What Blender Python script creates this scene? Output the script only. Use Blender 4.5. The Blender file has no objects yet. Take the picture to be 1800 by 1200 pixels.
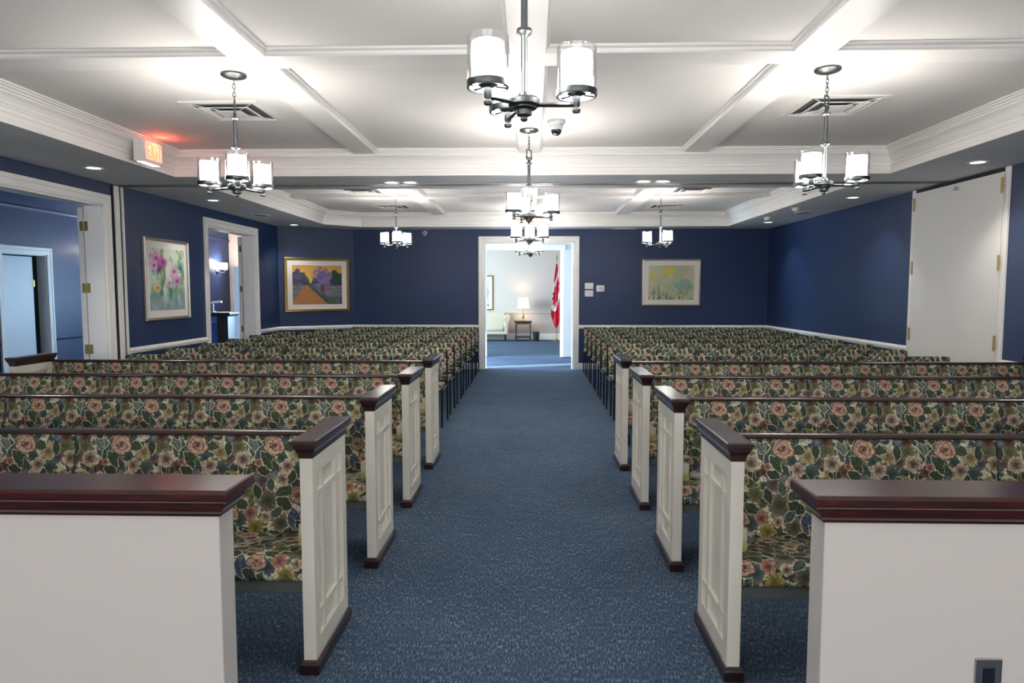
import bpy, bmesh, math, random
from math import pi, sin, cos, atan, radians, hypot
from mathutils import Vector, Matrix

random.seed(7)
sc = bpy.context.scene
COL = sc.collection

# ------------------------------------------------------------------ camera
cam_d = bpy.data.cameras.new('camera')
cam_d.sensor_width = 36.0
cam_d.lens = 24.0
cam_d.clip_start = 0.05
cam = bpy.data.objects.new('camera', cam_d)
COL.objects.link(cam)
cam.location = (0, 0, 1.5)
cam.rotation_euler = (radians(90 - 4.2417), 0, radians(1.666))
sc.camera = cam

# ------------------------------------------------------------------ world, sun, daylight, exposure
sc.view_settings.view_transform = 'Standard'
sc.view_settings.look = 'None'
sc.view_settings.exposure = 0.42
sc.view_settings.gamma = 1.0
sc.view_settings.use_curve_mapping = False
sc.cycles.use_denoising = True
sc.cycles.max_bounces = 8
sc.cycles.diffuse_bounces = 4
sc.cycles.glossy_bounces = 3
sc.cycles.transparent_max_bounces = 12
sc.cycles.caustics_reflective = False
sc.cycles.caustics_refractive = False
sc.cycles.sample_clamp_indirect = 6.0

W = bpy.data.worlds.new('sky')
sc.world = W
W.use_nodes = True
bgn = W.node_tree.nodes['Background']
bgn.inputs[0].default_value = (0.55, 0.74, 1.0, 1)
bgn.inputs[1].default_value = 1.5

sun_d = bpy.data.lights.new('sun', 'SUN')
sun_d.energy = 22.0
sun_d.angle = radians(0.6)
sun_d.color = (1.0, 0.95, 0.88)
sun = bpy.data.objects.new('sun', sun_d)
COL.objects.link(sun)
sun.rotation_euler = Vector((-1.71, -0.62, -1.82 * math.tan(radians(18)))).to_track_quat('-Z', 'Y').to_euler()


def area_light(name, loc, direction, sx, sy, watts, color):
    d = bpy.data.lights.new(name, 'AREA')
    d.shape = 'RECTANGLE'
    d.size, d.size_y = sx, sy
    d.energy = watts
    d.color = color
    o = bpy.data.objects.new(name, d)
    COL.objects.link(o)
    o.location = loc
    o.rotation_euler = Vector(direction).to_track_quat('-Z', 'Z').to_euler()
    return o


YF_LIGHT = -5.57
DAY = (0.62, 0.82, 1.0)
area_light('daylight_corridor_window', (-3.9, 14.35, 1.35), (1, 0, -0.1), 1.6, 1.8, 520, DAY)
area_light('daylight_lounge_window', (-4.4, 18.2, 1.6), (1, 0, -0.25), 2.6, 1.7, 330, (0.66, 0.86, 1.0))
area_light('daylight_hall_window', (-4.80, 14.3, 1.2), (-1, -0.3, -0.1), 1.6, 2.0, 150, (0.42, 0.70, 1.0))
for wx in (-3.22, -1.12, 1.0, 3.1):
    area_light('added_front_fill', (wx, YF_LIGHT, 1.55), (0, 1, -0.05), 1.5, 1.9, 76, (1.0, 0.98, 0.96))  # unseen fill lamps behind the camera, added to brighten the room
SHADE_E = 57.0            # glow of the chandeliers' lamp glasses
DOWN_W = 34.0
WARM = (1.0, 0.94, 0.86)

# ------------------------------------------------------------------ colour / material helpers


def lin(c):
    c = c / 255.0
    return c / 12.92 if c <= 0.04045 else ((c + 0.055) / 1.055) ** 2.4


def rgb(r, g, b):
    return (lin(r), lin(g), lin(b), 1.0)


MATS = {}


class NT:
    """small node-tree writer"""

    def __init__(self, name):
        self.m = bpy.data.materials.new(name)
        self.m.use_nodes = True
        self.t = self.m.node_tree
        self.n = self.t.nodes
        self.l = self.t.links
        self.b = self.n['Principled BSDF']

    def node(self, typ, **kw):
        nd = self.n.new(typ)
        for k, v in kw.items():
            setattr(nd, k, v)
        return nd

    def link(self, a, b):
        self.l.new(a, b)

    def setin(self, sock, v):
        if hasattr(v, 'is_output'):
            self.l.new(v, sock)
        elif v is not None:
            sock.default_value = v

    def math(self, op, a, b=None, c=None, clamp=False):
        nd = self.node('ShaderNodeMath', operation=op)
        nd.use_clamp = clamp
        self.setin(nd.inputs[0], a)
        self.setin(nd.inputs[1], b)
        if c is not None:
            self.setin(nd.inputs[2], c)
        return nd.outputs[0]

    def mix(self, f, a, b, mode='MIX'):
        nd = self.node('ShaderNodeMix', data_type='RGBA', blend_type=mode)
        self.setin(nd.inputs[0], f)
        self.setin(nd.inputs[6], a)
        self.setin(nd.inputs[7], b)
        return nd.outputs[2]

    def ramp(self, f, stops):
        nd = self.node('ShaderNodeValToRGB')
        e = nd.color_ramp.elements
        e[0].position, e[0].color = stops[0]
        e[1].position, e[1].color = stops[-1]
        for p, c in stops[1:-1]:
            x = e.new(p)
            x.color = c
        self.setin(nd.inputs[0], f)
        return nd.outputs[0]

    def noise(self, vec, scale, detail=2.0, rough=0.5, dist=0.0):
        nd = self.node('ShaderNodeTexNoise')
        self.setin(nd.inputs['Vector'], vec)
        nd.inputs['Scale'].default_value = scale
        nd.inputs['Detail'].default_value = detail
        nd.inputs['Roughness'].default_value = rough
        nd.inputs['Distortion'].default_value = dist
        return nd

    def coord(self, which='Object'):
        return self.node('ShaderNodeTexCoord').outputs[which]

    def mapping(self, vec, scale=(1, 1, 1), loc=(0, 0, 0), rot=(0, 0, 0)):
        nd = self.node('ShaderNodeMapping')
        self.setin(nd.inputs[0], vec)
        nd.inputs['Location'].default_value = loc
        nd.inputs['Rotation'].default_value = rot
        nd.inputs['Scale'].default_value = scale
        return nd.outputs[0]

    def bump(self, h, strength=0.2, dist=0.01):
        nd = self.node('ShaderNodeBump')
        nd.inputs['Strength'].default_value = strength
        nd.inputs['Distance'].default_value = dist
        self.setin(nd.inputs['Height'], h)
        self.l.new(nd.outputs[0], self.b.inputs['Normal'])

    def done(self, color=None, rough=0.5, metal=0.0, spec=0.5):
        if color is not None:
            self.setin(self.b.inputs['Base Color'], color)
        self.setin(self.b.inputs['Roughness'], rough)
        self.b.inputs['Metallic'].default_value = metal
        self.b.inputs['Specular IOR Level'].default_value = spec
        return self.m


def paint(name, c, rough=0.5, var=0.06, scale=3.0, spec=0.4, bump=0.0):
    t = NT(name)
    co = t.coord()
    n = t.noise(co, scale, 3.0)
    c2 = tuple(x * (1 - var) for x in c[:3]) + (1,)
    c3 = tuple(min(1, x * (1 + var)) for x in c[:3]) + (1,)
    col = t.mix(n.outputs[0], c2, c3)
    if bump:
        n2 = t.noise(co, 160.0, 2.0)
        t.bump(n2.outputs[0], bump, 0.002)
    return t.done(col, rough, 0.0, spec)


def metal(name, c, rough=0.3, var=0.1):
    t = NT(name)
    n = t.noise(t.coord(), 40.0, 2.0)
    c2 = tuple(x * (1 - var) for x in c[:3]) + (1,)
    col = t.mix(n.outputs[0], c2, c)
    return t.done(col, rough, 1.0)


def wood(name, dark, light, rough=0.28):
    t = NT(name)
    co = t.mapping(t.coord(), (3.0, 22.0, 22.0))
    n = t.noise(co, 2.2, 4.0, 0.6, 0.8)
    col = t.ramp(n.outputs[0], [(0.3, dark), (0.7, light)])
    t.b.inputs['Coat Weight'].default_value = 0.5
    t.b.inputs['Coat Roughness'].default_value = 0.2
    return t.done(col, rough, 0.0, 0.5)


def emit(name, c, strength):
    t = NT(name)
    t.b.inputs['Base Color'].default_value = c
    t.b.inputs['Emission Color'].default_value = c
    t.b.inputs['Emission Strength'].default_value = strength
    t.b.inputs['Roughness'].default_value = 0.5
    return t.m


M = MATS
M['white'] = paint('white_paint', rgb(234, 231, 226), 0.42, 0.02, 2.0)
M['ceil'] = paint('ceiling_paint', rgb(238, 235, 231), 0.75, 0.02, 1.2, 0.2)
M['trimw'] = paint('trim_paint', rgb(242, 240, 236), 0.4, 0.015, 2.0)
M['soffit'] = paint('soffit_paint', rgb(226, 230, 233), 0.8, 0.02, 1.2, 0.2)
M['navy'] = paint('navy_wall_paint', rgb(28, 49, 88), 0.44, 0.06, 1.5, 0.36, 0.03)
M['screenw'] = paint('screen_paint', rgb(212, 206, 199), 0.55, 0.02, 1.5)
M['pewwhite'] = paint('pew_paint', rgb(226, 222, 210), 0.45, 0.02, 2.0)
M['lounge'] = paint('lounge_wall_paint', rgb(200, 191, 183), 0.7, 0.02, 1.5)
M['peach'] = paint('hall_end_paint', rgb(205, 190, 180), 0.6, 0.03, 1.5)
M['mahog'] = wood('mahogany', rgb(34, 11, 9), rgb(76, 29, 22), 0.25)
M['footwood'] = wood('dark_foot_wood', rgb(24, 9, 9), rgb(46, 18, 17), 0.3)
M['darkwood'] = wood('dark_pew_wood', rgb(34, 19, 18), rgb(58, 34, 31), 0.25)
M['blackwood'] = wood('black_brown_wood', rgb(22, 17, 16), rgb(48, 36, 32), 0.35)
M['nickel'] = metal('brushed_pewter', rgb(94, 98, 99), 0.42)
M['steel'] = metal('stainless_steel', rgb(190, 186, 180), 0.3)
M['brass'] = metal('polished_brass', rgb(158, 136, 84), 0.38)
M['alu'] = metal('track_aluminium', rgb(150, 150, 146), 0.45)
M['black'] = paint('black_metal_paint', rgb(22, 28, 38), 0.4, 0.1, 8)
M['ventshade'] = paint('vent_throat_shade', rgb(92, 94, 94), 0.7, 0.1, 8)  # grey puts the shade inside the vent slots into the colour
M['rubber'] = paint('rubber_and_gap_shade', rgb(24, 26, 28), 0.7, 0.1, 8)  # dark rubber, also painted as shade in slots and door gaps
M['gold'] = metal('antique_gold_frame', rgb(168, 142, 84), 0.42, 0.3)
M['silver'] = metal('silver_frame', rgb(196, 192, 182), 0.4, 0.2)
M['mat'] = paint('mat_board', rgb(232, 226, 220), 0.8, 0.01, 6)
M['plate'] = paint('plate_plastic', rgb(226, 226, 224), 0.4, 0.01, 6)
M['grille'] = paint('speaker_grille', rgb(130, 132, 134), 0.7, 0.15, 200)
M['shade'] = emit('glowing_lamp_glass', (1.0, 0.965, 0.925, 1), SHADE_E)
M['downglow'] = emit('downlight_glow', (0.95, 1.0, 0.78, 1), 2.2)
M['sofa'] = paint('sofa_fabric', rgb(196, 188, 168), 0.9, 0.08, 30)
M['door_daylit'] = paint('white_door_daylight_tint', rgb(215, 224, 232), 0.4, 0.02, 2)  # white paint with the hall's bluish daylight mixed into its colour
M['bench'] = paint('bench_frame_paint', rgb(86, 96, 92), 0.5, 0.06, 4)


def glass_mat():
    t = NT('clear_glass')
    tr = t.node('ShaderNodeBsdfTransparent')
    gl = t.node('ShaderNodeBsdfGlossy')
    gl.inputs['Roughness'].default_value = 0.06
    lw = t.node('ShaderNodeLayerWeight')
    lw.inputs[0].default_value = 0.45
    f = t.math('MULTIPLY', lw.outputs['Facing'], 0.55)
    f = t.math('ADD', f, 0.05)
    mx = t.node('ShaderNodeMixShader')
    t.link(f, mx.inputs[0])
    t.link(tr.outputs[0], mx.inputs[1])
    t.link(gl.outputs[0], mx.inputs[2])
    t.link(mx.outputs[0], t.n['Material Output'].inputs[0])
    t.n.remove(t.b)
    return t.m


M['glass'] = glass_mat()


def carpet_mat():
    t = NT('blue_loop_carpet')
    co = t.coord()
    big = t.noise(co, 1.3, 3.0, 0.6)
    mid = t.noise(t.mapping(co, (10.0, 16.0, 1)), 1.0, 3.0, 0.6, 1.0)
    fine = t.noise(t.mapping(co, (150.0, 34.0, 1)), 1.0, 1.0, 0.6)
    speck = t.noise(co, 210.0, 1.0)
    c = t.ramp(fine.outputs[0], [(0.36, rgb(20, 36, 57)), (0.51, rgb(52, 75, 101)), (0.66, rgb(136, 150, 164))])
    c = t.mix(t.ramp(mid.outputs[0], [(0.38, (0, 0, 0, 1)), (0.62, (0.62, 0.62, 0.62, 1))]), c, rgb(44, 70, 98))
    c = t.mix(0.35, c, t.ramp(speck.outputs[0], [(0.3, rgb(26, 40, 58)), (0.7, rgb(112, 130, 150))]))
    k = t.ramp(big.outputs[0], [(0.3, (0.84, 0.86, 0.9, 1)), (0.7, (1.08, 1.06, 1.04, 1))])
    c = t.mix(1.0, c, k, 'MULTIPLY')
    t.bump(fine.outputs[0], 0.35, 0.006)
    return t.done(c, 0.95, 0.0, 0.12)


M['carpet'] = carpet_mat()


# ------------------------------------------------------------------ floral tapestry fabric
def floral_mat():
    t = NT('floral_tapestry')
    uv = t.node('ShaderNodeUVMap').outputs[0]
    warp = t.noise(uv, 48.0, 2.0, 0.6)
    wv = t.node('ShaderNodeVectorMath', operation='SUBTRACT')
    t.link(warp.outputs['Color'], wv.inputs[0])
    wv.inputs[1].default_value = (0.5, 0.5, 0.5)
    ws = t.node('ShaderNodeVectorMath', operation='SCALE')
    t.link(wv.outputs[0], ws.inputs[0])
    ws.inputs['Scale'].default_value = 0.020
    wa = t.node('ShaderNodeVectorMath', operation='ADD')
    t.link(uv, wa.inputs[0])
    t.link(ws.outputs[0], wa.inputs[1])
    P = wa.outputs[0]
    PU, PV = 0.35, 0.46

    def lerp01(v, a, b):
        """linear ramp, not clamped (colour mixing clamps its factor)"""
        return t.math('MULTIPLY_ADD', v, 1.0 / (b - a), -a / (b - a))

    def clamp(v):
        return t.math('MINIMUM', t.math('MAXIMUM', v, 0.0), 1.0)

    # ground: cream with small blossoms and leaves
    vor = t.node('ShaderNodeTexVoronoi')
    t.link(P, vor.inputs['Vector'])
    vor.inputs['Scale'].default_value = 30.0
    cellc = t.node('ShaderNodeSeparateColor')
    t.link(vor.outputs['Color'], cellc.inputs[0])
    small = t.ramp(cellc.outputs[0], [(0.0, rgb(34, 54, 46)), (0.2, rgb(92, 104, 76)), (0.36, rgb(66, 74, 70)),
                                      (0.5, rgb(122, 120, 98)), (0.62, rgb(40, 68, 66)), (0.76, rgb(104, 98, 92)),
                                      (0.88, rgb(28, 46, 44)), (1.0, rgb(54, 82, 84))])
    small.node.color_ramp.interpolation = 'CONSTANT'
    fine = t.noise(uv, 130.0, 2.0, 0.6)
    dd = t.math('ADD', vor.outputs['Distance'], t.math('MULTIPLY', fine.outputs[0], 0.35))
    col = t.mix(lerp01(dd, 0.79, 0.70), rgb(214, 208, 184), small)
    weave = t.noise(uv, 420.0, 1.0)
    # the tiny terms only keep the node order tidy, so the shader fits the renderer's stack
    cs = t.node('ShaderNodeSeparateColor')
    t.link(col, cs.inputs[0])
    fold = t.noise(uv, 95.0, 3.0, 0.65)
    keep = t.math('MULTIPLY', t.math('ADD', t.math('ADD', cs.outputs[0], fold.outputs[0]), weave.outputs[0]), 1e-7)
    ps = t.node('ShaderNodeSeparateXYZ')
    t.link(P, ps.inputs[0])
    PX = t.math('ADD', ps.outputs[0], keep)
    PY = t.math('ADD', ps.outputs[1], keep)

    def local(u0, v0, rot, sx, sy):
        dx = t.math('WRAP', t.math('SUBTRACT', PX, u0), PU / 2, -PU / 2)
        dy = t.math('WRAP', t.math('SUBTRACT', PY, v0), PV / 2, -PV / 2)
        c, s_ = cos(rot), sin(rot)
        x = t.math('MULTIPLY_ADD', dx, c / sx, t.math('MULTIPLY', dy, s_ / sx))
        y = t.math('MULTIPLY_ADD', dx, -s_ / sy, t.math('MULTIPLY', dy, c / sy))
        return x, y

    def length(x, y):
        return t.math('SQRT', t.math('MULTIPLY_ADD', x, x, t.math('MULTIPLY', y, y)))

    def leaf(u0, v0, rot, sx, sy, c, c2):
        nonlocal col
        x, y = local(u0, v0, rot, sx, sy)
        ay = t.math('ABSOLUTE', y)
        e = t.math('SUBTRACT', t.math('MULTIPLY_ADD', t.math('MULTIPLY', x, -1.0), x, 1.0), ay)
        vein = t.math('SINE', t.math('MULTIPLY_ADD', ay, 9.0, t.math('MULTIPLY', x, 11.0)))
        k = t.math('MAXIMUM', lerp01(vein, 0.1, 1.15), lerp01(ay, 0.14, 0.02))
        body = t.mix(t.math('MULTIPLY', k, 0.75), c, c2)
        col = t.mix(lerp01(e, -0.20, -0.12), col, rgb(202, 196, 168))
        col = t.mix(lerp01(e, 0.0, 0.08), col, body)

    def flower(u0, v0, rot, r, n, cc, cp, ce, depth=0.26):
        nonlocal col
        x, y = local(u0, v0, rot, r, r)
        rr = length(x, y)
        th = t.math('ARCTAN2', y, x)
        pet = t.math('ABSOLUTE', t.math('COSINE', t.math('MULTIPLY', th, n / 2.0)))
        d = t.math('SUBTRACT', t.math('MULTIPLY_ADD', pet, depth, 1.0 - depth), rr)
        body = t.mix(lerp01(rr, 0.15, 0.75), cc, cp)
        streak = t.math('MULTIPLY', clamp(lerp01(pet, 0.40, 0.0)), clamp(lerp01(rr, 0.1, 0.5)))
        body = t.mix(t.math('MULTIPLY', streak, 0.7), body, cc)
        body = t.mix(lerp01(d, 0.14, 0.0), body, ce)
        col = t.mix(lerp01(d, 0.0, 0.06), col, body)

    def rose(u0, v0, r, cd, cm, cl):
        nonlocal col
        x, y = local(u0, v0, 0.4, r, r * 0.92)
        rr = length(x, y)
        th = t.math('ARCTAN2', y, x)
        d = t.math('SUBTRACT', t.math('MULTIPLY_ADD', t.math('COSINE', t.math('MULTIPLY', th, 5.0)), 0.07, 0.95), rr)
        wob = t.math('MULTIPLY', t.math('SINE', t.math('MULTIPLY_ADD', th, 3.0, t.math('MULTIPLY', rr, 7.0))), 1.1)
        sp = t.math('SINE', t.math('ADD', t.math('MULTIPLY_ADD', rr, 15.0, th), wob))
        body = t.mix(lerp01(rr, 0.05, 0.55), cm, cl)
        body = t.mix(t.math('MULTIPLY', clamp(lerp01(sp, 0.25, 0.95)), clamp(lerp01(rr, 1.1, 0.35))), body, cd)
        body = t.mix(lerp01(rr, 0.24, 0.08), body, cd)
        body = t.mix(lerp01(d, 0.12, 0.0), body, cm)
        col = t.mix(lerp01(d, -0.10, -0.06), col, rgb(60, 66, 54))
        col = t.mix(lerp01(d, 0.0, 0.05), col, body)

    G, G2 = rgb(26, 52, 42), rgb(74, 98, 76)
    D, D2 = rgb(20, 36, 34), rgb(58, 80, 72)
    TE, TE2 = rgb(28, 58, 66), rgb(90, 116, 116)
    U, V = 0.175, 0.05
    # olive / grey masses first
    OL = (rgb(70, 78, 50), rgb(116, 120, 84), rgb(150, 146, 112))
    MV = (rgb(56, 50, 56), rgb(104, 94, 96), rgb(126, 118, 110))
    GG = (rgb(44, 50, 42), rgb(112, 108, 90), rgb(150, 140, 116))
    TL = (rgb(24, 50, 56), rgb(64, 94, 98), rgb(108, 122, 112))
    CP = (rgb(78, 56, 52), rgb(200, 178, 158), rgb(226, 210, 186))
    PK = (rgb(96, 48, 48), rgb(182, 132, 118), rgb(200, 160, 138))
    YL = (rgb(90, 80, 36), rgb(164, 150, 84), rgb(178, 166, 116))
    BL = (rgb(120, 130, 120), rgb(44, 70, 104), rgb(30, 50, 80))
    BG = (rgb(44, 26, 28), rgb(108, 72, 70), rgb(128, 96, 88))
    CR = (rgb(116, 96, 66), rgb(190, 174, 138), rgb(132, 120, 92))
    flower(U - .166, V + .006, .3, 0.0441, 9, *OL)
    flower(U + .148, V + .053, .8, 0.0348, 11, *MV)
    flower(U + .107, V + .030, .1, 0.0441, 8, *CR)
    flower(U + .116, V + .107, .5, 0.0429, 10, *TL)
    flower(U - .045, V + .150, .2, 0.0418, 12, *MV)
    flower(U - .019, V + .238, .2, 0.0603, 13, *GG)
    flower(U + .040, V + .335, .6, 0.0487, 11, *GG)
    flower(U - .075, V + .355, .0, 0.0418, 7, *YL)
    flower(U - .125, V + .195, .4, 0.0418, 9, *OL)
    flower(U - .150, V + .320, .7, 0.0418, 10, *TL)
    # leaves
    leaf(U - .082, V + .014, 1.35, 0.0570, 0.0317, TE, TE2)
    leaf(U - .062, V + .040, 1.9, 0.0456, 0.0220, TE, TE2)
    leaf(U - .098, V - .012, 1.2, 0.0410, 0.0195, rgb(74, 92, 92), rgb(150, 158, 150))
    leaf(U + .065, V + .003, .3, 0.0342, 0.0220, G, G2)
    leaf(U - .018, V + .068, .75, 0.0593, 0.0293, G, G2)
    leaf(U + .010, V + .096, 1.2, 0.0456, 0.0146, G, G2)
    leaf(U + .142, V + .010, 1.5, 0.0388, 0.0171, D, D2)
    leaf(U - .140, V + .107, 1.0, 0.0296, 0.0171, D, D2)
    leaf(U - .122, V + .116, 1.7, 0.0274, 0.0159, G, G2)
    leaf(U - .104, V + .104, 2.3, 0.0274, 0.0159, D, D2)
    leaf(U + .052, V + .195, 2.6, 0.0456, 0.0268, G, G2)
    leaf(U + .052, V + .252, .5, 0.0433, 0.0293, D, D2)
    leaf(U + .084, V + .385, 2.8, 0.0502, 0.0317, G, G2)
    leaf(U + .015, V + .395, .2, 0.0456, 0.0244, D, D2)
    leaf(U - .070, V + .200, 1.3, 0.0388, 0.0195, D, D2)
    leaf(U - .140, V + .255, .6, 0.0410, 0.0244, G, G2)
    leaf(U - .110, V + .400, 1.0, 0.0410, 0.0220, D, D2)
    leaf(U + .155, V + .150, 1.1, 0.0410, 0.0220, G, G2)
    leaf(U + .165, V + .375, 2.1, 0.0410, 0.0220, TE, TE2)
    leaf(U + .098, V + .318, 1.5, 0.0524, 0.0293, rgb(40, 54, 84), rgb(92, 110, 140))
    # blossoms
    flower(U + .038, V + .053, .0, 0.0278, 5, *TL)
    flower(U - .140, V + .060, .3, 0.0406, 5, *CP)
    flower(U + .062, V + .088, .9, 0.0360, 5, *CP)
    flower(U - .083, V + .095, .2, 0.0302, 6, *BG)
    flower(U - .070, V + .075, .2, 0.0186, 5, *PK)
    flower(U + .006, V + .127, .2, 0.0302, 6, *BL)
    flower(U + .041, V + .146, .6, 0.0360, 5, *CP)
    flower(U - .172, V + .136, .6, 0.0255, 6, *YL)
    flower(U - .100, V + .295, .6, 0.0348, 5, *PK)
    flower(U + .150, V + .425, .6, 0.0302, 6, *BL)
    flower(U - .030, V + .310, .4, 0.0278, 5, *CP)
    flower(U - .165, V + .425, .1, 0.0278, 5, *BG)
    leaf(U - .045, V + .110, .4, .034, .020, D, D2)
    leaf(U + .110, V + .165, .2, .036, .022, D, D2)
    leaf(U - .010, V + .170, 1.4, .034, .018, TE, TE2)
    leaf(U + .085, V + .135, 1.9, .034, .018, D, D2)
    leaf(U + .020, V + .290, 2.4, .036, .020, TE, TE2)
    leaf(U - .055, V + .405, 1.6, .036, .020, G, G2)
    leaf(U + .130, V + .350, .7, .036, .022, D, D2)
    leaf(U + .055, V - .040, 2.0, .034, .018, TE, TE2)
    # roses
    rose(U, V, .050, rgb(76, 42, 40), rgb(156, 110, 100), rgb(204, 168, 148))
    rose(U + .117, V + .214, .042, rgb(66, 44, 38), rgb(124, 92, 78), rgb(166, 136, 114))
    rose(U + .160, V + .300, .040, rgb(88, 52, 48), rgb(162, 116, 104), rgb(202, 164, 144))
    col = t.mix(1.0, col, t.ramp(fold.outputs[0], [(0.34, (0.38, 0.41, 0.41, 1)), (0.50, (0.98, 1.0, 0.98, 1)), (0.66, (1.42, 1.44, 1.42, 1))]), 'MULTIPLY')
    col = t.mix(0.10, col, t.ramp(weave.outputs[0], [(0.3, rgb(34, 36, 30)), (0.7, rgb(226, 214, 180))]))
    t.bump(weave.outputs[0], 0.15, 0.002)
    return t.done(col, 0.9, 0.0, 0.15)


M['floral'] = floral_mat()


# ------------------------------------------------------------------ mesh helpers
def new_bm():
    return bmesh.new()


def add_bm(bm, other):
    me = bpy.data.meshes.new('tmp')
    other.to_mesh(me)
    other.free()
    bm.from_mesh(me)
    bpy.data.meshes.remove(me)


def box(bm, x0, x1, y0, y1, z0, z1, bev=0.0, seg=1):
    b = bmesh.new()
    bmesh.ops.create_cube(b, size=1.0)
    for v in b.verts:
        v.co = Vector(((x0 + x1) / 2 + v.co.x * (x1 - x0), (y0 + y1) / 2 + v.co.y * (y1 - y0), (z0 + z1) / 2 + v.co.z * (z1 - z0)))
    if bev:
        bmesh.ops.bevel(b, geom=b.edges[:], offset=bev, segments=seg, profile=0.5, affect='EDGES')
    add_bm(bm, b)


def prism(bm, poly, z0, z1):
    lo = [bm.verts.new((x, y, z0)) for x, y in poly]
    hi = [bm.verts.new((x, y, z1)) for x, y in poly]
    n = len(poly)
    fs = [bm.faces.new(lo[::-1]), bm.faces.new(hi)]
    for i in range(n):
        fs.append(bm.faces.new((lo[i], lo[(i + 1) % n], hi[(i + 1) % n], hi[i])))


def lathe(bm, prof, c=(0, 0, 0), seg=20, axis='Z'):
    rings = []
    for r, z in prof:
        if r < 1e-6:
            rings.append([bm.verts.new((0, 0, z))])
        else:
            rings.append([bm.verts.new((r * cos(2 * pi * i / seg), r * sin(2 * pi * i / seg), z)) for i in range(seg)])
    for a, b in zip(rings[:-1], rings[1:]):
        for i in range(seg):
            j = (i + 1) % seg
            if len(a) == 1 and len(b) == 1:
                continue
            if len(a) == 1:
                bm.faces.new((a[0], b[i], b[j]))
            elif len(b) == 1:
                bm.faces.new((a[i], a[j], b[0]))
            else:
                bm.faces.new((a[i], a[j], b[j], b[i]))
    rot = Matrix.Identity(3)
    if axis == 'Y':
        rot = Matrix.Rotation(-pi / 2, 3, 'X')
    elif axis == 'X':
        rot = Matrix.Rotation(pi / 2, 3, 'Y')
    c = Vector(c)
    for ring in rings:
        for v in ring:
            v.co = rot @ v.co + c


def tube(bm, pts, r, seg=8, closed=False, cap=True):
    pts = [Vector(p) for p in pts]
    n = len(pts)
    rings = []
    up = None
    for i, p in enumerate(pts):
        if closed:
            d = pts[(i + 1) % n] - pts[i - 1]
        else:
            d = pts[min(i + 1, n - 1)] - pts[max(i - 1, 0)]
        d.normalize()
        if up is None:
            up = Vector((0, 0, 1)) if abs(d.z) < 0.9 else Vector((1, 0, 0))
        a = d.cross(up).normalized()
        up = a.cross(d).normalized()
        rr = r[i] if isinstance(r, (list, tuple)) else r
        rings.append([bm.verts.new(p + rr * (cos(2 * pi * k / seg) * a + sin(2 * pi * k / seg) * up)) for k in range(seg)])
    m = n if closed else n - 1
    for i in range(m):
        a, b = rings[i], rings[(i + 1) % n]
        for k in range(seg):
            j = (k + 1) % seg
            bm.faces.new((a[k], a[j], b[j], b[k]))
    if cap and not closed:
        bm.faces.new(rings[0][::-1])
        bm.faces.new(rings[-1])


def sweep(bm, path, n, prof, closed=False):
    """profile points (a, b): a along cross(n, tangent) with mitred corners, b along n"""
    path = [Vector(p) for p in path]
    n = Vector(n).normalized()
    N = len(path)
    rings = []
    for i, p in enumerate(path):
        s = []
        if closed or i > 0:
            s.append(n.cross((p - path[i - 1]).normalized()))
        if closed or i < N - 1:
            s.append(n.cross((path[(i + 1) % N] - p).normalized()))
        m = s[0] if len(s) == 1 else (s[0] + s[1]) / (1 + s[0].dot(s[1]))
        rings.append([bm.verts.new(p + a * m + b * n) for a, b in prof])
    K = len(prof)
    for i in range(N if closed else N - 1):
        A, B = rings[i], rings[(i + 1) % N]
        for k in range(K):
            j = (k + 1) % K
            bm.faces.new((A[k], A[j], B[j], B[k]))
    if not closed:
        bm.faces.new(rings[0][::-1])
        bm.faces.new(rings[-1])


def mould(bm, x0, x1, y0, y1, prof):
    """rings of a rectangle grown by the offset at each height, closed top and bottom"""
    rings = []
    for o, z in prof:
        rings.append([bm.verts.new(c) for c in ((x0 - o, y0 - o, z), (x1 + o, y0 - o, z), (x1 + o, y1 + o, z), (x0 - o, y1 + o, z))])
    for a, b in zip(rings[:-1], rings[1:]):
        for k in range(4):
            j = (k + 1) % 4
            bm.faces.new((a[k], a[j], b[j], b[k]))
    bm.faces.new(rings[0][::-1])
    bm.faces.new(rings[-1])


def obj(name, bm, m, parent=None, smooth=False, uvf=None, kind=None, label=None, loc=None, rotz=0.0):
    if bm.faces:
        bmesh.ops.recalc_face_normals(bm, faces=bm.faces[:])
    me = bpy.data.meshes.new(name)
    bm.to_mesh(me)
    bm.free()
    ms = m if isinstance(m, (list, tuple)) else [m]
    for x in ms:
        me.materials.append(M[x] if isinstance(x, str) else x)
    if smooth:
        for p in me.polygons:
            p.use_smooth = True
        try:
            me.set_sharp_from_angle(angle=radians(38))
        except Exception:
            pass
    if uvf:
        uvl = me.uv_layers.new(name='UVMap')
        for lp in me.loops:
            uvl.data[lp.index].uv = uvf(me.vertices[lp.vertex_index].co)
    o = bpy.data.objects.new(name, me)
    COL.objects.link(o)
    if parent:
        o.parent = parent
    if kind:
        o['kind'] = kind
    if label:
        o['label'] = label
    if loc:
        o.location = loc
    if rotz:
        o.rotation_euler = (0, 0, rotz)
    return o


def tag(o, label, cat, group=None):
    o['label'] = label
    o['category'] = cat
    if group:
        o['group'] = group
    return o


def thing(name, label, cat, loc=(0, 0, 0), rotz=0.0, group=None):
    o = bpy.data.objects.new(name, None)
    COL.objects.link(o)
    o.location = loc
    o.rotation_euler = (0, 0, rotz)
    return tag(o, label, cat, group)


def struct(name, bm, m, parent=None, smooth=False):
    return obj(name, bm, m, parent, smooth, kind='structure')


def copy_tree(o, parent=None):
    c = o.copy()
    COL.objects.link(c)
    if parent is not None:
        c.parent = parent
    for ch in list(o.children):
        copy_tree(ch, c)
    return c


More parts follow.
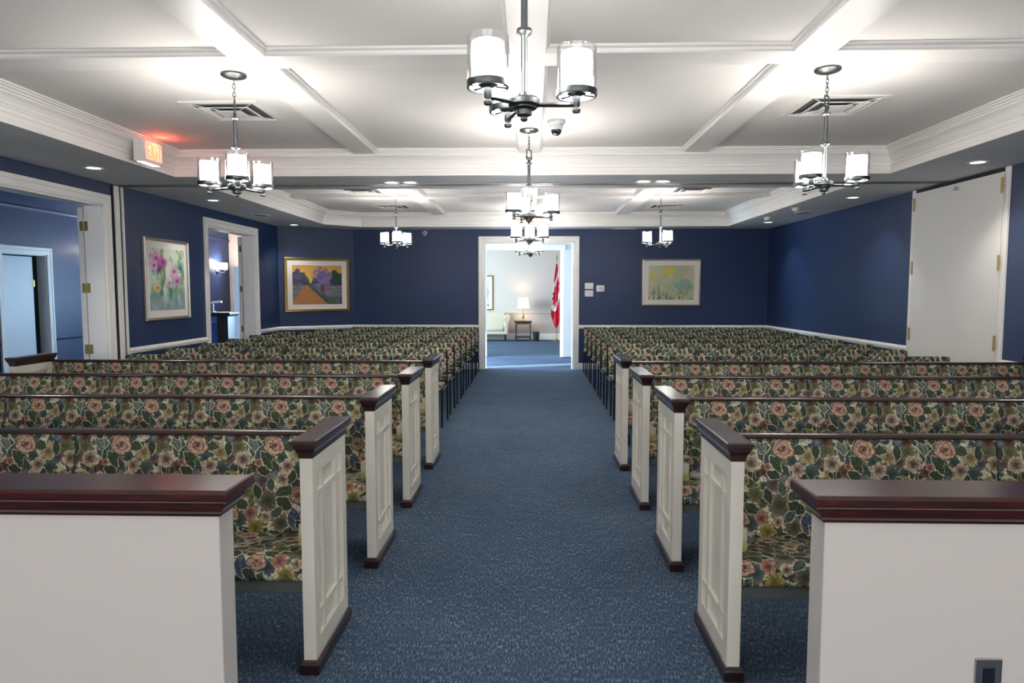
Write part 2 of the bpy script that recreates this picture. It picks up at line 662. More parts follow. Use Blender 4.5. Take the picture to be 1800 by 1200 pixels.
# ------------------------------------------------------------------ dimensions
XL, XR, YB, YF = -4.585, 4.445, 13.05, -5.6
ZS, ZC, ZB = 2.66, 2.91, 2.865          # soffit, coffer panel, underside of the beams
DH = 2.42                               # door openings
DIA, DIB = (XL, 12.28), (-3.41, YB)     # diagonal wall

# ------------------------------------------------------------------ floors
b = new_bm()
box(b, -8.2, 4.8, YF - .2, 13.15, -0.08, 0.0)
struct('floor', b, 'carpet')
b = new_bm()
box(b, -4.8, 4.0, 13.15, 21.3, -0.08, 0.0)
struct('floor_lounge', b, 'carpet')
b = new_bm()
box(b, -8.2, -4.8, 13.15, 18.0, -0.08, 0.0)
struct('floor_hall', b, 'carpet')

# ------------------------------------------------------------------ chapel walls
T = 0.2
b = new_bm()
for y0, y1, z0 in ((YF, 5.55, 0), (5.55, 7.25, DH), (7.25, 9.59, 0), (9.59, 11.235, DH), (11.235, 12.6, 0)):
    box(b, XL - T, XL, y0, y1, z0, 3.0)
struct('wall_left', b, 'navy')
b = new_bm()
box(b, XR, XR + T, YF, 13.25, 0, 3.0)
struct('wall_right', b, 'navy')
b = new_bm()
for x0, x1, z0 in ((-4.785, -0.91, 0), (-0.91, 0.787, DH), (0.787, XR, 0)):
    box(b, x0, x1, YB, YB + T, z0, 3.0)
struct('wall_back', b, 'navy')
b = new_bm()
prism(b, [DIA, DIB, (DIB[0], YB + .1), (XL - .1, YB + .1), (XL - .1, DIA[1])], 0, 3.0)
struct('wall_diagonal', b, 'navy')
b = new_bm()
box(b, XL - T, XR + T, YF - T, YF, 0, 3.0)
struct('wall_front', b, 'navy')
for k, wx in enumerate((-3.22, -1.12, 1.0, 3.1)):  # made-up window frames set around the added fill lamps
    b = new_bm()
    sweep(b, [(wx - .76, YF, .58), (wx - .76, YF, 2.52), (wx + .76, YF, 2.52), (wx + .76, YF, .58)], (0, 1, 0),
          [(0, 0), (0, .05), (-.08, .05), (-.09, .0)], True)
    box(b, wx - .76, wx + .76, YF, YF + .045, 1.53, 1.57)
    box(b, wx - .02, wx + .02, YF, YF + .045, .58, 2.52)
    struct('added_window_frame_%d' % (k + 1), b, 'trimw')

# ------------------------------------------------------------------ ceiling: panels, soffits, beams
b = new_bm()
box(b, XL - .2, XR + .2, YF - .2, 13.25, ZC, ZC + .12)
struct('ceiling', b, 'ceil')
TL, TR, TN, TF = -3.66, 3.56, -4.6, 6.99      # front tray
RL, RR, RN, RF = -3.66, 3.535, 7.85, 12.50    # rear tray
b = new_bm()
box(b, XL, TL, YF, TF, ZS, ZC)
box(b, TR, XR, YF, TF, ZS, ZC)
box(b, TL, TR, YF, TN, ZS, ZC)
box(b, XL, XR, TF, RN, ZS, ZC)
prism(b, [(XL, RN), (RL, RN), (RL, 11.97), (-3.12, RF), (-3.12, YB), (XL, YB)], ZS, ZC)
box(b, RR, XR, RN, YB, ZS, ZC)
box(b, -3.12, RR, RF, YB, ZS, ZC)
struct('ceiling_soffit', b, 'soffit')

CROWN = [(0.0, 0.0), (0.016, 0.0), (0.016, 0.034), (0.006, 0.040), (0.006, 0.074), (0.012, 0.078), (0.012, 0.108), (0.020, 0.112),
         (0.020, 0.124), (0.026, 0.128), (0.036, 0.150), (0.054, 0.172), (0.076, 0.188), (0.080, 0.189), (0.080, 0.203), (0.094, 0.206),
         (0.094, 0.219), (0.112, 0.224), (0.112, 0.234), (0.128, 0.238), (0.128, 0.25), (0.0, 0.25)]
b = new_bm()
sweep(b, [(TL, TN, ZS), (TR, TN, ZS), (TR, TF, ZS), (TL, TF, ZS)], (0, 0, 1), CROWN, True)
struct('trim_1', b, 'trimw')
b = new_bm()
sweep(b, [(RL, RN, ZS), (RR, RN, ZS), (RR, RF, ZS), (-3.12, RF, ZS), (RL, 11.97, ZS)], (0, 0, 1), CROWN, True)
struct('trim_2', b, 'trimw')

BX = [(-1.78, -1.57), (-0.125, 0.070), (1.50, 1.73)]
TY_F = [(-1.86, -1.65), (1.10, 1.31), (4.06, 4.27)]
TY_R = [(10.06, 10.27)]
b = new_bm()
for x0, x1 in BX:
    box(b, x0, x1, TN + .1, TF - .1, ZB, ZC)
    box(b, x0, x1, RN + .1, RF - .1, ZB, ZC)
for TY_, xa_, xb_ in ((TY_F, TL + .1, TR - .1), (TY_R, RL + .1, RR - .1)):
    xs_ = [xa_] + [v for p in BX for v in p] + [xb_]
    for y0, y1 in TY_:
        for q in range(0, len(xs_), 2):
            box(b, xs_[q], xs_[q + 1], y0, y1, ZB, ZC)
struct('ceiling_beams', b, 'trimw')

PM = [(0.0, 0.0), (0.0, -0.045), (0.006, -0.045), (0.012, -0.034), (0.014, -0.022), (0.026, -0.014), (0.030, -0.012), (0.030, 0.0)]
b = new_bm()


def cell(xa, xb, ya, yb, sides):
    """sides: which of W,E,S,N is a beam; path runs anticlockwise seen from below the panel"""
    c = {'SW': (xa, ya), 'SE': (xb, ya), 'NE': (xb, yb), 'NW': (xa, yb)}
    order = [('S', 'SW', 'SE'), ('E', 'SE', 'NE'), ('N', 'NE', 'NW'), ('W', 'NW', 'SW')]
    if all(s in sides for s in 'WESN'):
        sweep(b, [(*c[k], ZC) for k in ('SW', 'SE', 'NE', 'NW')], (0, 0, 1), PM, True)
        return
    start = next(i for i in range(4) if order[i][0] in sides and order[i - 1][0] not in sides)
    pts = [c[order[start][1]]]
    i = start
    while order[i % 4][0] in sides:
        pts.append(c[order[i % 4][2]])
        i += 1
    sweep(b, [(*p, ZC) for p in pts], (0, 0, 1), PM)


for tx0, tx1, ty0, ty1, TY in ((TL, TR, TN, TF, TY_F), (RL, RR, RN, RF, TY_R)):
    xs = [tx0 + .12] + [v for p in BX for v in p] + [tx1 - .12]
    ys = [ty0 + .12] + [v for p in TY for v in p] + [ty1 - .12]
    for i in range(0, len(xs), 2):
        for j in range(0, len(ys), 2):
            s = ''
            if i > 0: s += 'W'
            if i < len(xs) - 2: s += 'E'
            if j > 0: s += 'S'
            if j < len(ys) - 2: s += 'N'
            cell(xs[i], xs[i + 1], ys[j], ys[j + 1], s)
struct('trim_3', b, 'trimw')

# partition track across the soffit and its wall posts
b = new_bm()
for y0, y1 in ((7.47, 7.505), (7.555, 7.59)):
    box(b, XL, XR, y0, y1, ZS - .010, ZS + .004)
tr = struct('trim_4', b, 'alu')
b = new_bm()
box(b, XL, XR, 7.505, 7.555, ZS - .004, ZS + .002)  # dark strip paints the shade inside the track slot
obj('track_slot_shade', b, 'rubber', tr, label='dark strip painted as the shaded slot of the partition track')
b = new_bm()
box(b, XL, XL + .035, 7.43, 7.50, 0, ZS - .012, .004)
box(b, XL, XL + .030, 7.555, 7.585, 0, ZS - .012, .003)
po = struct('trim_5', b, 'trimw')
b = new_bm()
box(b, XL, XL + .012, 7.40, 7.56, 0, ZS - .012)
obj('jamb_gap', b, 'rubber', po, label='dark rubber channel between the post strips')

# chair rails
RAIL = [(0.0, 0.0), (0.0, 0.016), (0.012, 0.018), (0.018, 0.026), (0.034, 0.030), (0.050, 0.024), (0.058, 0.014), (0.066, 0.0)]


def rail(name, pts, z, m='trimw', prof=RAIL):
    b = new_bm()
    path = [Vector((x, y, z)) for x, y in pts]
    # profile (height, projection): sweep with n = Z, a = sideways projection, b = height
    sweep(b, path, (0, 0, 1), [(p, q) for q, p in prof])
    return struct(name, b, m)


# direction chosen so that cross(Z, tangent) points into the room
rail('trim_6', [(-3.41 + 2.39, YB), DIB, DIA, (XL, 11.345)], .785)
rail('trim_7', [(XL, 9.476), (XL, 7.6)], .785)
rail('trim_8', [(XR, 8.19), (XR, YB), (0.897, YB)], .785)
rail('trim_9', [(XR, YF), (XR, 6.56)], .785)
BASE = [(0.0, 0.0), (0.0, 0.016), (0.09, 0.016), (0.10, 0.010), (0.115, 0.004), (0.12, 0.0)]
rail('baseboard_back', [(-1.02, YB), DIB, DIA, (XL, 11.345)], 0, 'trimw', BASE)
rail('baseboard_left', [(XL, 9.476), (XL, 7.6)], 0, 'trimw', BASE)
rail('baseboard_right', [(XR, 8.19), (XR, YB), (0.897, YB)], 0, 'trimw', BASE)

# ------------------------------------------------------------------ doorways (casings and jambs)
CAS = [(0.0, 0.0), (0.0, 0.018), (0.012, 0.020), (0.030, 0.022), (0.060, 0.022), (0.070, 0.028), (0.096, 0.030), (0.108, 0.026), (0.11, 0.0)]


def casing(name, p0, p1, n, h=DH, prof=CAS, m='trimw'):
    """p0 -> p1 chosen so cross(n, up) points away from the opening at p0"""
    b = new_bm()
    sweep(b, [(p0[0], p0[1], 0), (p0[0], p0[1], h), (p1[0], p1[1], h), (p1[0], p1[1], 0)], n, prof)
    return b


def door_frame(name, p0, p1, n, depth, h=DH):
    b = casing(name, p0, p1, n, h)
    n = Vector(n)
    q0, q1 = Vector((p0[0], p0[1], 0)), Vector((p1[0], p1[1], 0))
    d = (q1 - q0).normalized()
    t = 0.02
    lo, hi = q0 - n * depth, q1

    def bx(a, c, z0, z1):
        box(b, min(a.x, c.x), max(a.x, c.x), min(a.y, c.y), max(a.y, c.y), z0, z1)
    bx(q0 - n * depth, q0 + d * t, 0, h)
    bx(q1 - n * depth, q1 - d * t, 0, h)
    bx(q0 - n * depth, q1, h - t, h)
    return struct(name, b, 'trimw')


door_frame('door_1', (XL, 5.55), (XL, 7.25), (1, 0, 0), T)
door_frame('door_2', (XL, 9.59), (XL, 11.235), (1, 0, 0), T)
door_frame('door_3', (-0.91, YB), (0.787, YB), (0, -1, 0), T)


def hinge_bm(cx, cy, cz, axis, w=.05, hh=.10):
    b = new_bm()
    tube(b, [(cx, cy, cz - hh / 2), (cx, cy, cz + hh / 2)], .007, 8)
    tube(b, [(cx, cy, cz - hh / 2 - .008), (cx, cy, cz + hh / 2 + .008)], .004, 6)
    if axis == 'X':
        box(b, cx - w, cx + w, cy - .001, cy + .003, cz - hh / 2, cz + hh / 2)
    else:
        box(b, cx - .001, cx + .003, cy - w, cy + w, cz - hh / 2, cz + hh / 2)
    return b


# open door leaves folded back against the hall side of the wall, hinged at the far jambs
for nm, y0, y1, lab in (('door', 7.235, 8.05, 'white door folded back into the hall at the near left doorway'),
                        ('door', 11.225, 12.02, 'white door folded back into the hall at the far left doorway')):
    d = thing(nm, lab, 'door', (XL - T - .04, y0, 0))
    b = new_bm()
    box(b, -.035, .025, 0, y1 - y0, .01, DH - .03, .003)
    obj('leaf', b, 'white', d)
    for z in (2.19, 1.53, .87):
        obj('hinge', hinge_bm(.035, -.006, z, 'X', .045), 'brass', d)

# ------------------------------------------------------------------ right-hand storage doors
b = new_bm()
CS = [(0.0, 0.0), (0.0, 0.016), (0.05, 0.020), (0.062, 0.016), (0.066, 0.0)]
sweep(b, [(XR, 8.125, 0), (XR, 8.125, ZS - .02), (XR, 8.125, ZS - .005)], (-1, 0, 0), CS)
sweep(b, [(XR, 6.625, ZS - .005), (XR, 6.625, 0)], (-1, 0, 0), CS)
box(b, XR - .02, XR, 6.625, 8.125, 0.0, .012)
struct('door_4', b, 'trimw')
b = new_bm()
box(b, XR - .006, XR, 6.625, 8.125, 2.55, ZS - .004)  # dark strip paints the shaded gap above the storage doors
struct('storage_door_gap_shade', b, 'rubber')
for y0, y1, hy, lab in ((6.63, 7.3748, 6.632, 'tall white flush storage door, right half, beside the blue wall corner'),
                        (7.3752, 8.12, 8.118, 'tall white flush storage door, left half, behind the last pew')):
    d = thing('storage_door', lab, 'door', (XR - .022, (y0 + y1) / 2, 0), 0, 'pair of white storage doors')
    b = new_bm()
    box(b, -.004, .016, y0 - (y0 + y1) / 2, y1 - (y0 + y1) / 2, .015, 2.615)
    obj('leaf', b, 'white', d)
    for z in (2.49, 1.765, 1.0):
        obj('hinge', hinge_bm(-.012, hy - (y0 + y1) / 2, z, 'Y', .016, .14), 'brass', d)
    if y0 < 7:
        b = new_bm()
        lathe(b, [(0, -.03), (.018, -.03), (.022, -.018), (.010, -.008), (.010, 0)], (0, 0, 0), 12)
        k = obj('latch', b, 'steel', d, True)
        k.location = (-.006, .33, 2.56)
        k.rotation_euler = (0, pi / 2, 0)

# ------------------------------------------------------------------ corridor, lounge behind the chapel
b = new_bm()
for x0, x1, z0 in ((-4.8, -1.03, 0), (-1.03, 0.645, DH), (0.645, 3.6, 0)):
    box(b, x0, x1, 15.5, 15.65, z0, 3.0)
struct('wall_corridor', b, 'white')
b = new_bm()
for y0, y1, z0, z1 in ((13.25, 14.72, 0, 3.0), (15.14, 15.5, 0, 3.0), (14.72, 15.14, 2.2, 3.0)):
    box(b, 3.4, 3.55, y0, y1, z0, z1)
struct('wall_corridor_right', b, 'white')
b = new_bm()
for y0, y1, z0, z1 in ((13.25, 13.5, 0, 3.0), (15.2, 15.5, 0, 3.0), (13.5, 15.2, 0, .35), (13.5, 15.2, 2.3, 3.0)):
    box(b, -3.8, -3.7, y0, y1, z0, z1)
struct('wall_corridor_left', b, 'white')
b = new_bm()
box(b, -4.8, 4.6, 13.25, 15.65, ZS, ZS + .1)
box(b, -4.8, 3.7, 15.65, 21.3, 2.8, 2.9)
struct('ceiling_lounge', b, 'ceil')
b = casing('c', (-1.03, 15.5), (0.645, 15.5), (0, -1, 0))
struct('door_5', b, 'trimw')
b = new_bm()
box(b, -4.4, 1.25, 21.0, 21.15, 0, 2.85)
struct('wall_lounge_back', b, 'lounge')
b = new_bm()
box(b, 1.10, 1.25, 15.65, 21.0, 0, 2.85)
struct('wall_lounge_right', b, 'lounge')
b = new_bm()
for y0, y1, z0, z1 in ((15.65, 16.7, 0, 2.85), (19.7, 21.0, 0, 2.85), (16.7, 19.7, 0, .6), (16.7, 19.7, 2.5, 2.85)):
    box(b, -4.3, -4.2, y0, y1, z0, z1)
struct('wall_lounge_left', b, 'lounge')
rail('trim_11', [(1.10, 21.0), (-4.2, 21.0)], .80, 'lounge')
rail('baseboard_lounge', [(1.10, 15.7), (1.10, 21.0), (-4.2, 21.0)], 0, 'trimw', [(h * 1.6, p) for h, p in BASE])
# white door leaf folded back beside the second opening
d = thing('door', 'white door folded back beside the lounge opening', 'door', (0.70, 15.42, 0))
b = new_bm()
box(b, 0.0, .80, -.03, .02, .01, DH - .01, .003)
obj('leaf', b, 'white', d)
b = new_bm()
lathe(b, [(0, -.06), (.024, -.055), (.028, -.045), (.012, -.035), (.012, -.03)], (0, 0, 0), 12)
k = obj('knob', b, 'steel', d, True)
k.rotation_euler = (-pi / 2, 0, 0)
k.location = (.73, 0, 1.0)

# ------------------------------------------------------------------ hall on the left
HX = -7.9
b = new_bm()
for y0, y1, z0 in ((3.0, 10.0, 0), (10.0, 10.95, 2.08), (10.95, 18.0, 0)):
    box(b, HX - .15, HX, y0, y1, z0, 3.1)
struct('wall_hall', b, 'navy')
b = new_bm()
box(b, HX, XL - T, 17.7, 17.85, 0, 3.1)
struct('wall_hall_end', b, 'peach')
b = new_bm()
for x0, x1, z0, z1 in ((HX, -7.6, 0, 3.1), (-5.2, XL - T, 0, 3.1), (-7.6, -5.2, 2.25, 3.1)):
    box(b, x0, x1, 2.85, 3.0, z0, z1)
struct('wall_hall_front', b, 'navy')
b = new_bm()
for y0, y1, z0, z1 in ((13.25, 13.5, 0, 3.1), (15.1, 17.7, 0, 3.1), (13.5, 15.1, 0, .2), (13.5, 15.1, 2.2, 3.1)):
    box(b, XL - T - .1, XL - T, y0, y1, z0, z1)
struct('wall_hall_right', b, 'navy')
b = new_bm()
box(b, HX - .2, XL - T, 2.8, 18.0, 3.0, 3.1)
struct('ceiling_hall', b, 'ceil')
rail('trim_12', [(HX, 10.0 - .11), (HX, 3.0)], .68, 'navy')
rail('trim_13', [(HX, 17.7), (HX, 10.95 + .11)], .68, 'navy')
rail('trim_14', [(HX, 17.7), (HX, 3.0)], 2.76, 'navy')
b = new_bm()
box(b, HX, HX + .9, 17.68, 17.70, 0, .72)
box(b, HX, XL - T, 17.66, 17.70, .72, .78)
struct('trim_15', b, 'navy')
b = casing('c', (HX, 10.0), (HX, 10.95), (1, 0, 0), 2.08)
b2 = new_bm()
box(b2, HX - .15, HX, 10.0, 10.02, 0, 2.08)
box(b2, HX - .15, HX, 10.93, 10.95, 0, 2.08)
box(b2, HX - .15, HX, 10.02, 10.93, 2.06, 2.08)
add_bm(b, b2)
struct('door_6', b, 'trimw')
d = thing('door', 'white door with bluish daylight painted in, ajar in the hall wall', 'door', (HX - .10, 10.74, 0))
b = new_bm()
box(b, -.02, .02, -.71, 0, .01, 2.04, .002)
obj('leaf', b, 'door_daylit', d)
obj('hinge', hinge_bm(.024, .004, 1.62, 'Y', .02, .1), 'brass', d)
b = new_bm()
box(b, HX - .16, HX - .15, 10.0, 10.95, 0, 2.1)  # dark sheet paints the shade seen past the ajar door
struct('hall_door_gap_shade', b, 'rubber')
# open white door at the end of the hall
d = thing('door', 'white door with dark knob at the far end of the hall', 'door', (-7.0, 16.6, 0), radians(-14))
b = new_bm()
box(b, -.35, .35, -.02, .02, .01, 2.1, .003)
obj('leaf', b, 'white', d)
b = new_bm()
lathe(b, [(0, -.07), (.022, -.065), (.03, -.05), (.022, -.035), (.010, -.03), (.010, -.02)], (0, 0, 0), 12)
k = obj('knob', b, 'black', d, True)
k.rotation_euler = (-pi / 2, 0, 0)
k.location = (.28, 0, .98)

# ------------------------------------------------------------------ chandeliers
def make_chandelier():
    """origin on the ceiling panel; the hub hangs 0.78 m below"""
    r = thing('chandelier', '', 'chandelier', (0, 0, 0))
    b = new_bm()
    lathe(b, [(0, -.034), (.012, -.034), (.030, -.030), (.052, -.026), (.060, -.020), (.074, -.018), (.081, -.012), (.081, 0), (0, 0)], (0, 0, 0), 28)
    obj('canopy', b, 'nickel', r, True)
    b = new_bm()
    z = -.034
    for k in range(5):
        pts = []
        for i in range(12):
            a = 2 * pi * i / 12
            u, w = .0085 * cos(a), .019 * sin(a)
            pts.append((u, 0, z - .016 + w) if k % 2 == 0 else (0, u, z - .016 + w))
        tube(b, pts, .0024, 5, True)
        z -= .027
    obj('chain', b, 'nickel', r, True)
    b = new_bm()
    tube(b, [(-.004, 0, -.165), (-.030, 0, -.172), (-.030, 0, -.245), (0, 0, -.262), (.030, 0, -.245), (.030, 0, -.172), (.004, 0, -.165)], .0055, 6)
    tube(b, [(-.040, 0, -.236), (.040, 0, -.236)], .006, 6)
    obj('stirrup', b, 'nickel', r, True)
    b = new_bm()
    lathe(b, [(0, -.245), (.010, -.247), (.012, -.272), (.024, -.276), (.026, -.286), (.014, -.294), (.0125, -.30), (.0125, -.455),
              (.016, -.457), (.027, -.462), (.029, -.474), (.024, -.481), (.014, -.486), (.0115, -.49), (.0115, -.685), (.020, -.688), (.024, -.697),
              (.024, -.705), (.018, -.708), (0, -.708)], (0, 0, 0), 18)
    obj('stem', b, 'nickel', r, True)
    b = new_bm()
    lathe(b, [(0, -.700), (.022, -.702), (.050, -.707), (.058, -.715), (.058, -.732), (.054, -.737), (.046, -.740), (.046, -.744), (.040, -.748),
              (.030, -.751), (.028, -.768), (.018, -.772), (.012, -.775), (.014, -.784), (.008, -.790), (0, -.791)], (0, 0, 0), 24)
    obj('hub', b, 'nickel', r, True)
    for k in range(3):
        a = 2 * pi * k / 3
        R = .192
        b = new_bm()
        # square bar sloping out from the hub
        tube(b, [(.05, 0, -.733), (R, 0, -.741)], .0085, 4)
        arm = obj('arm', b, 'nickel', r)
        arm.rotation_euler = (0, 0, a)
        b = new_bm()
        lathe(b, [(0, -.768), (.013, -.768), (.015, -.762), (.015, -.757), (.010, -.752), (.010, -.748), (.014, -.742), (.014, -.712), (.018, -.709),
                  (.034, -.703), (.036, -.698), (.030, -.694), (0, -.694)], (R, 0, 0), 16)
        obj('cup', b, 'nickel', arm, True)
        b = new_bm()
        lathe(b, [(.066, -.712), (.073, -.712), (.0745, -.708), (.0745, -.690), (.071, -.688), (.066, -.690)], (R, 0, 0), 28)
        bmesh.ops.bridge_loops  # ring is closed below
        ring_in = [v for v in b.verts]
        for q in range(3):
            c = 2 * pi * q / 3 + .5
            tube(b, [(R + .03 * cos(c), .03 * sin(c), -.704), (R + .068 * cos(c), .068 * sin(c), -.706)], .004, 4)
        obj('ring', b, 'nickel', arm, True)
        b = new_bm()
        lathe(b, [(.0715, -.690), (.0715, -.540), (.0708, -.538), (.0700, -.540), (.0700, -.690)], (R, 0, 0), 28)
        obj('glass_shade', b, 'glass', arm, True)
        b = new_bm()
        lathe(b, [(.030, -.698), (.052, -.698), (.056, -.694), (.056, -.562), (.053, -.558), (.050, -.560), (.050, -.690), (.030, -.692)], (R, 0, 0), 24)
        obj('diffuser', b, 'shade', arm, True, label='glowing white inner lamp glass')
    return r


CH0 = make_chandelier()
CH = [  # x, y, ceiling height, turn, label
    (-.030, 2.56, ZB + .045, -130, 'large pewter chandelier nearest the camera, hanging over the aisle'),
    (-.027, 5.92, ZB, -130, 'pewter chandelier over the aisle in front of the crown moulding'),
    (-.030, 8.69, ZB, -150, 'small distant chandelier over the aisle, before the exit letters'),
    (-.030, 11.80, ZB, -160, 'farthest aisle chandelier, right above the lounge doorway'),
    (-1.950, 4.52, ZC, -65, 'pewter chandelier above the left pews, near the exit sign'),
    (1.880, 4.52, ZC, -135, 'pewter chandelier above the right pews, near the white storage doors'),
    (-2.010, 10.15, ZC, -75, 'small chandelier over the left chair rows, against the navy wall'),
    (1.880, 10.15, ZC, -68, 'small chandelier over the right chair rows, above the pale painting'),
    (-1.950, 0.85, ZC, -85, 'added pewter chandelier above the left front screen, unseen, lighting the foreground'),  # this and the next are unseen, added to light the foreground
    (1.890, 0.85, ZC, -128, 'added pewter chandelier above the right front screen, unseen, lighting the foreground'),
]
ZDROP = {0: 0.0}
for i, (x, y, z, a, lab) in enumerate(CH):
    o = CH0 if i == 0 else copy_tree(CH0)
    o.location = (x, y, z)
    o.rotation_euler = (0, 0, radians(a))
    tag(o, lab, 'chandelier', 'pewter chandeliers')

# ------------------------------------------------------------------ recessed downlights
def make_downlight():
    r = thing('downlight', '', 'ceiling light')
    b = new_bm()
    lathe(b, [(.062, -.004), (.085, -.006), (.088, -.002), (.088, .0), (.062, .0)], (0, 0, 0), 24)
    obj('trim_ring', b, 'trimw', r, True)
    b = new_bm()
    lathe(b, [(0, -.0035), (.062, -.0035), (.062, 0), (0, 0)], (0, 0, 0), 24)
    obj('lens', b, 'downglow', r)
    return r


DL0 = make_downlight()
DLS = [(-4.15, 6.45, 'round recessed downlight left of the exit sign, over the near left doorway'),
       (-4.10, 8.77, 'round recessed downlight above the watercolour flower picture'),
       (-4.19, 12.03, 'round recessed downlight above the landscape picture corner'),
       (4.03, 6.40, 'round recessed downlight over the white storage doors'),
       (4.00, 8.74, 'round recessed downlight left of the storage doors, over the right navy wall'),
       (4.007, 11.82, 'round recessed downlight nearest the far right wall corner'),
       (-1.51, 7.40, 'left one of the downlight pair on the soffit, left of the aisle'),
       (-1.31, 7.40, 'right one of the downlight pair on the soffit, left of the aisle'),
       (1.185, 7.40, 'left one of the downlight pair on the soffit, right of the aisle'),
       (1.385, 7.40, 'right one of the downlight pair on the soffit, right of the aisle'),
       (-4.15, 4.1, 'added round recessed downlight over the left pews, out of frame'),  # from here on unseen downlights, added to light the foreground
       (4.03, 4.1, 'added round recessed downlight over the right pews, out of frame'),
       (-4.15, 1.7, 'added round recessed downlight over the left screen, out of frame'),
       (4.03, 1.7, 'added round recessed downlight over the right screen, out of frame')]
for i, (x, y, lab) in enumerate(DLS):
    o = DL0 if i == 0 else copy_tree(DL0)
    o.location = (x, y, ZS)
    tag(o, lab, 'ceiling light', 'recessed downlights')
    ld = bpy.data.lights.new('downlight_lamp', 'SPOT')
    ld.energy = DOWN_W
    ld.spot_size = radians(105)
    ld.spot_blend = 0.7
    ld.color = (1.0, 0.96, 0.88)
    ld.shadow_soft_size = .05
    lo = bpy.data.objects.new('downlight_lamp', ld)
    COL.objects.link(lo)
    lo.location = (x, y, ZS - .012)

# ------------------------------------------------------------------ ceiling air diffusers
def make_vent():
    r = thing('air_diffuser', '', 'ceiling vent')
    S = .295
    b = new_bm()
    sweep(b, [(-S, -S, 0), (S, -S, 0), (S, S, 0), (-S, S, 0)], (0, 0, 1), [(0, 0), (0, -.008), (.045, -.012), (.055, -.006), (.055, 0)], True)
    obj('frame', b, 'trimw', r)
    b = new_bm()
    box(b, -.24, .24, -.24, .24, -.003, 0)
    obj('throat', b, 'ventshade', r, label='flat grey plate painted as the shaded vent throat')
    b = new_bm()
    sweep(b, [(-.195, -.195, 0), (.195, -.195, 0), (.195, .195, 0), (-.195, .195, 0)], (0, 0, 1), [(0, -.022), (.002, -.026), (.048, -.010), (.046, -.006)], True)
    obj('louvre', b, 'trimw', r)
    b = new_bm()
    mould(b, -.06, .06, -.06, .06, [(.0, -.008), (.045, -.024), (.045, -.027), (0, -.027)])
    obj('plate', b, 'trimw', r)
    for a in range(4):
        b = new_bm()
        ang = pi / 4 + a * pi / 2
        tube(b, [(.10 * cos(ang), .10 * sin(ang), -.014), (.33 * cos(ang), .33 * sin(ang), -.008)], .004, 4)
        obj('brace', b, 'trimw', r)
    return r


V0 = make_vent()
for i, (x, y, lab) in enumerate([(-2.35, 5.43, 'square white ceiling vent behind the left pew chandelier'),
                                 (2.30, 5.41, 'square white ceiling vent behind the right pew chandelier'),
                                 (-2.40, 9.70, 'ceiling vent over the left chairs, nearer one of two'),
                                 (-2.34, 11.55, 'ceiling vent over the left chairs, farther one of two'),
                                 (2.24, 9.73, 'ceiling vent over the right chairs, nearer one of two'),
                                 (2.24, 11.58, 'ceiling vent over the right chairs, farther one of two')]):
    o = V0 if i == 0 else copy_tree(V0)
    o.location = (x, y, ZC)
    tag(o, lab, 'ceiling vent', 'ceiling air diffusers')

# speakers, sensors, cameras, slot vent
for i, (x, y, lab) in enumerate([(-4.17, 10.49, 'round grey ceiling speaker above the far left doorway'),
                                 (4.04, 10.39, 'round grey ceiling speaker above the far right navy wall')]):
    r = thing('ceiling_speaker', lab, 'speaker', (x, y, ZS))
    b = new_bm()
    lathe(b, [(.105, -.002), (.125, -.008), (.132, -.006), (.132, 0), (.105, 0)], (0, 0, 0), 28)
    obj('rim', b, 'soffit', r, True)
    b = new_bm()
    lathe(b, [(0, -.008), (.06, -.007), (.108, -.004), (.108, 0), (0, 0)], (0, 0, 0), 24)
    obj('grille', b, 'grille', r, True)
for x, y, lab in ((3.70, 9.80, 'white ceiling sensor beside the right ceiling speaker'),
                  (3.72, 11.02, 'white ceiling sensor beside the far right downlight')):
    r = thing('ceiling_sensor', lab, 'sensor', (x, y, ZS))
    b = new_bm()
    lathe(b, [(0, -.012), (.055, -.012), (.060, -.008), (.060, 0), (0, 0)], (0, 0, 0), 24)
    obj('base', b, 'plate', r, True)
    b = new_bm()
    lathe(b, [(0, -.052), (.026, -.050), (.040, -.040), (.046, -.024), (.046, -.012), (0, -.012)], (0, 0, 0), 24)
    obj('housing', b, 'plate', r, True)
r = thing('security_camera', 'white dome security camera with dark lens, on the ceiling by the aisle', 'camera', (.20, 5.80, ZC))
b = new_bm()
lathe(b, [(0, -.078), (.046, -.078), (.053, -.070), (.058, -.034), (.070, -.028), (.075, -.014), (.075, 0), (0, 0)], (0, 0, 0), 28)
obj('base', b, 'plate', r, True)
t = NT('smoked_dome')
MATS['dome'] = t.done(t.mix(t.noise(t.coord(), 20).outputs[0], rgb(18, 20, 30), rgb(40, 44, 60)), 0.06)
b = new_bm()
lathe(b, [(0, -.125), (.018, -.122), (.034, -.110), (.043, -.092), (.044, -.076), (0, -.07)], (0, 0, 0), 24)
obj('dome', b, 'dome', r, True)
r = thing('security_camera', 'small white camera on the navy back wall near the left chandelier', 'camera', (-2.03, 13.05, 2.60))
b = new_bm()
lathe(b, [(0, 0), (.035, 0), (.035, -.012), (.012, -.02), (.012, -.05), (0, -.05)], (0, 0, 0), 16, 'Y')
for v in b.verts:
    v.co.y = -abs(v.co.y)
obj('bracket', b, 'plate', r, True)
b = new_bm()
lathe(b, [(0, 0), (.030, 0), (.034, .01), (.034, .08), (.028, .09), (0, .09)], (0, -.14, -.02), 16, 'Y')
obj('housing', b, 'plate', r, True)
b = new_bm()
lathe(b, [(0, 0), (.02, 0), (.022, .006), (0, .006)], (0, -.146, -.02), 12, 'Y')
obj('lens', b, 'dome', r, True)
r = thing('slot_vent', 'slim white slot vent in the soffit right of the lounge doorway', 'ceiling vent', (1.72, 12.94, ZS))
b = new_bm()
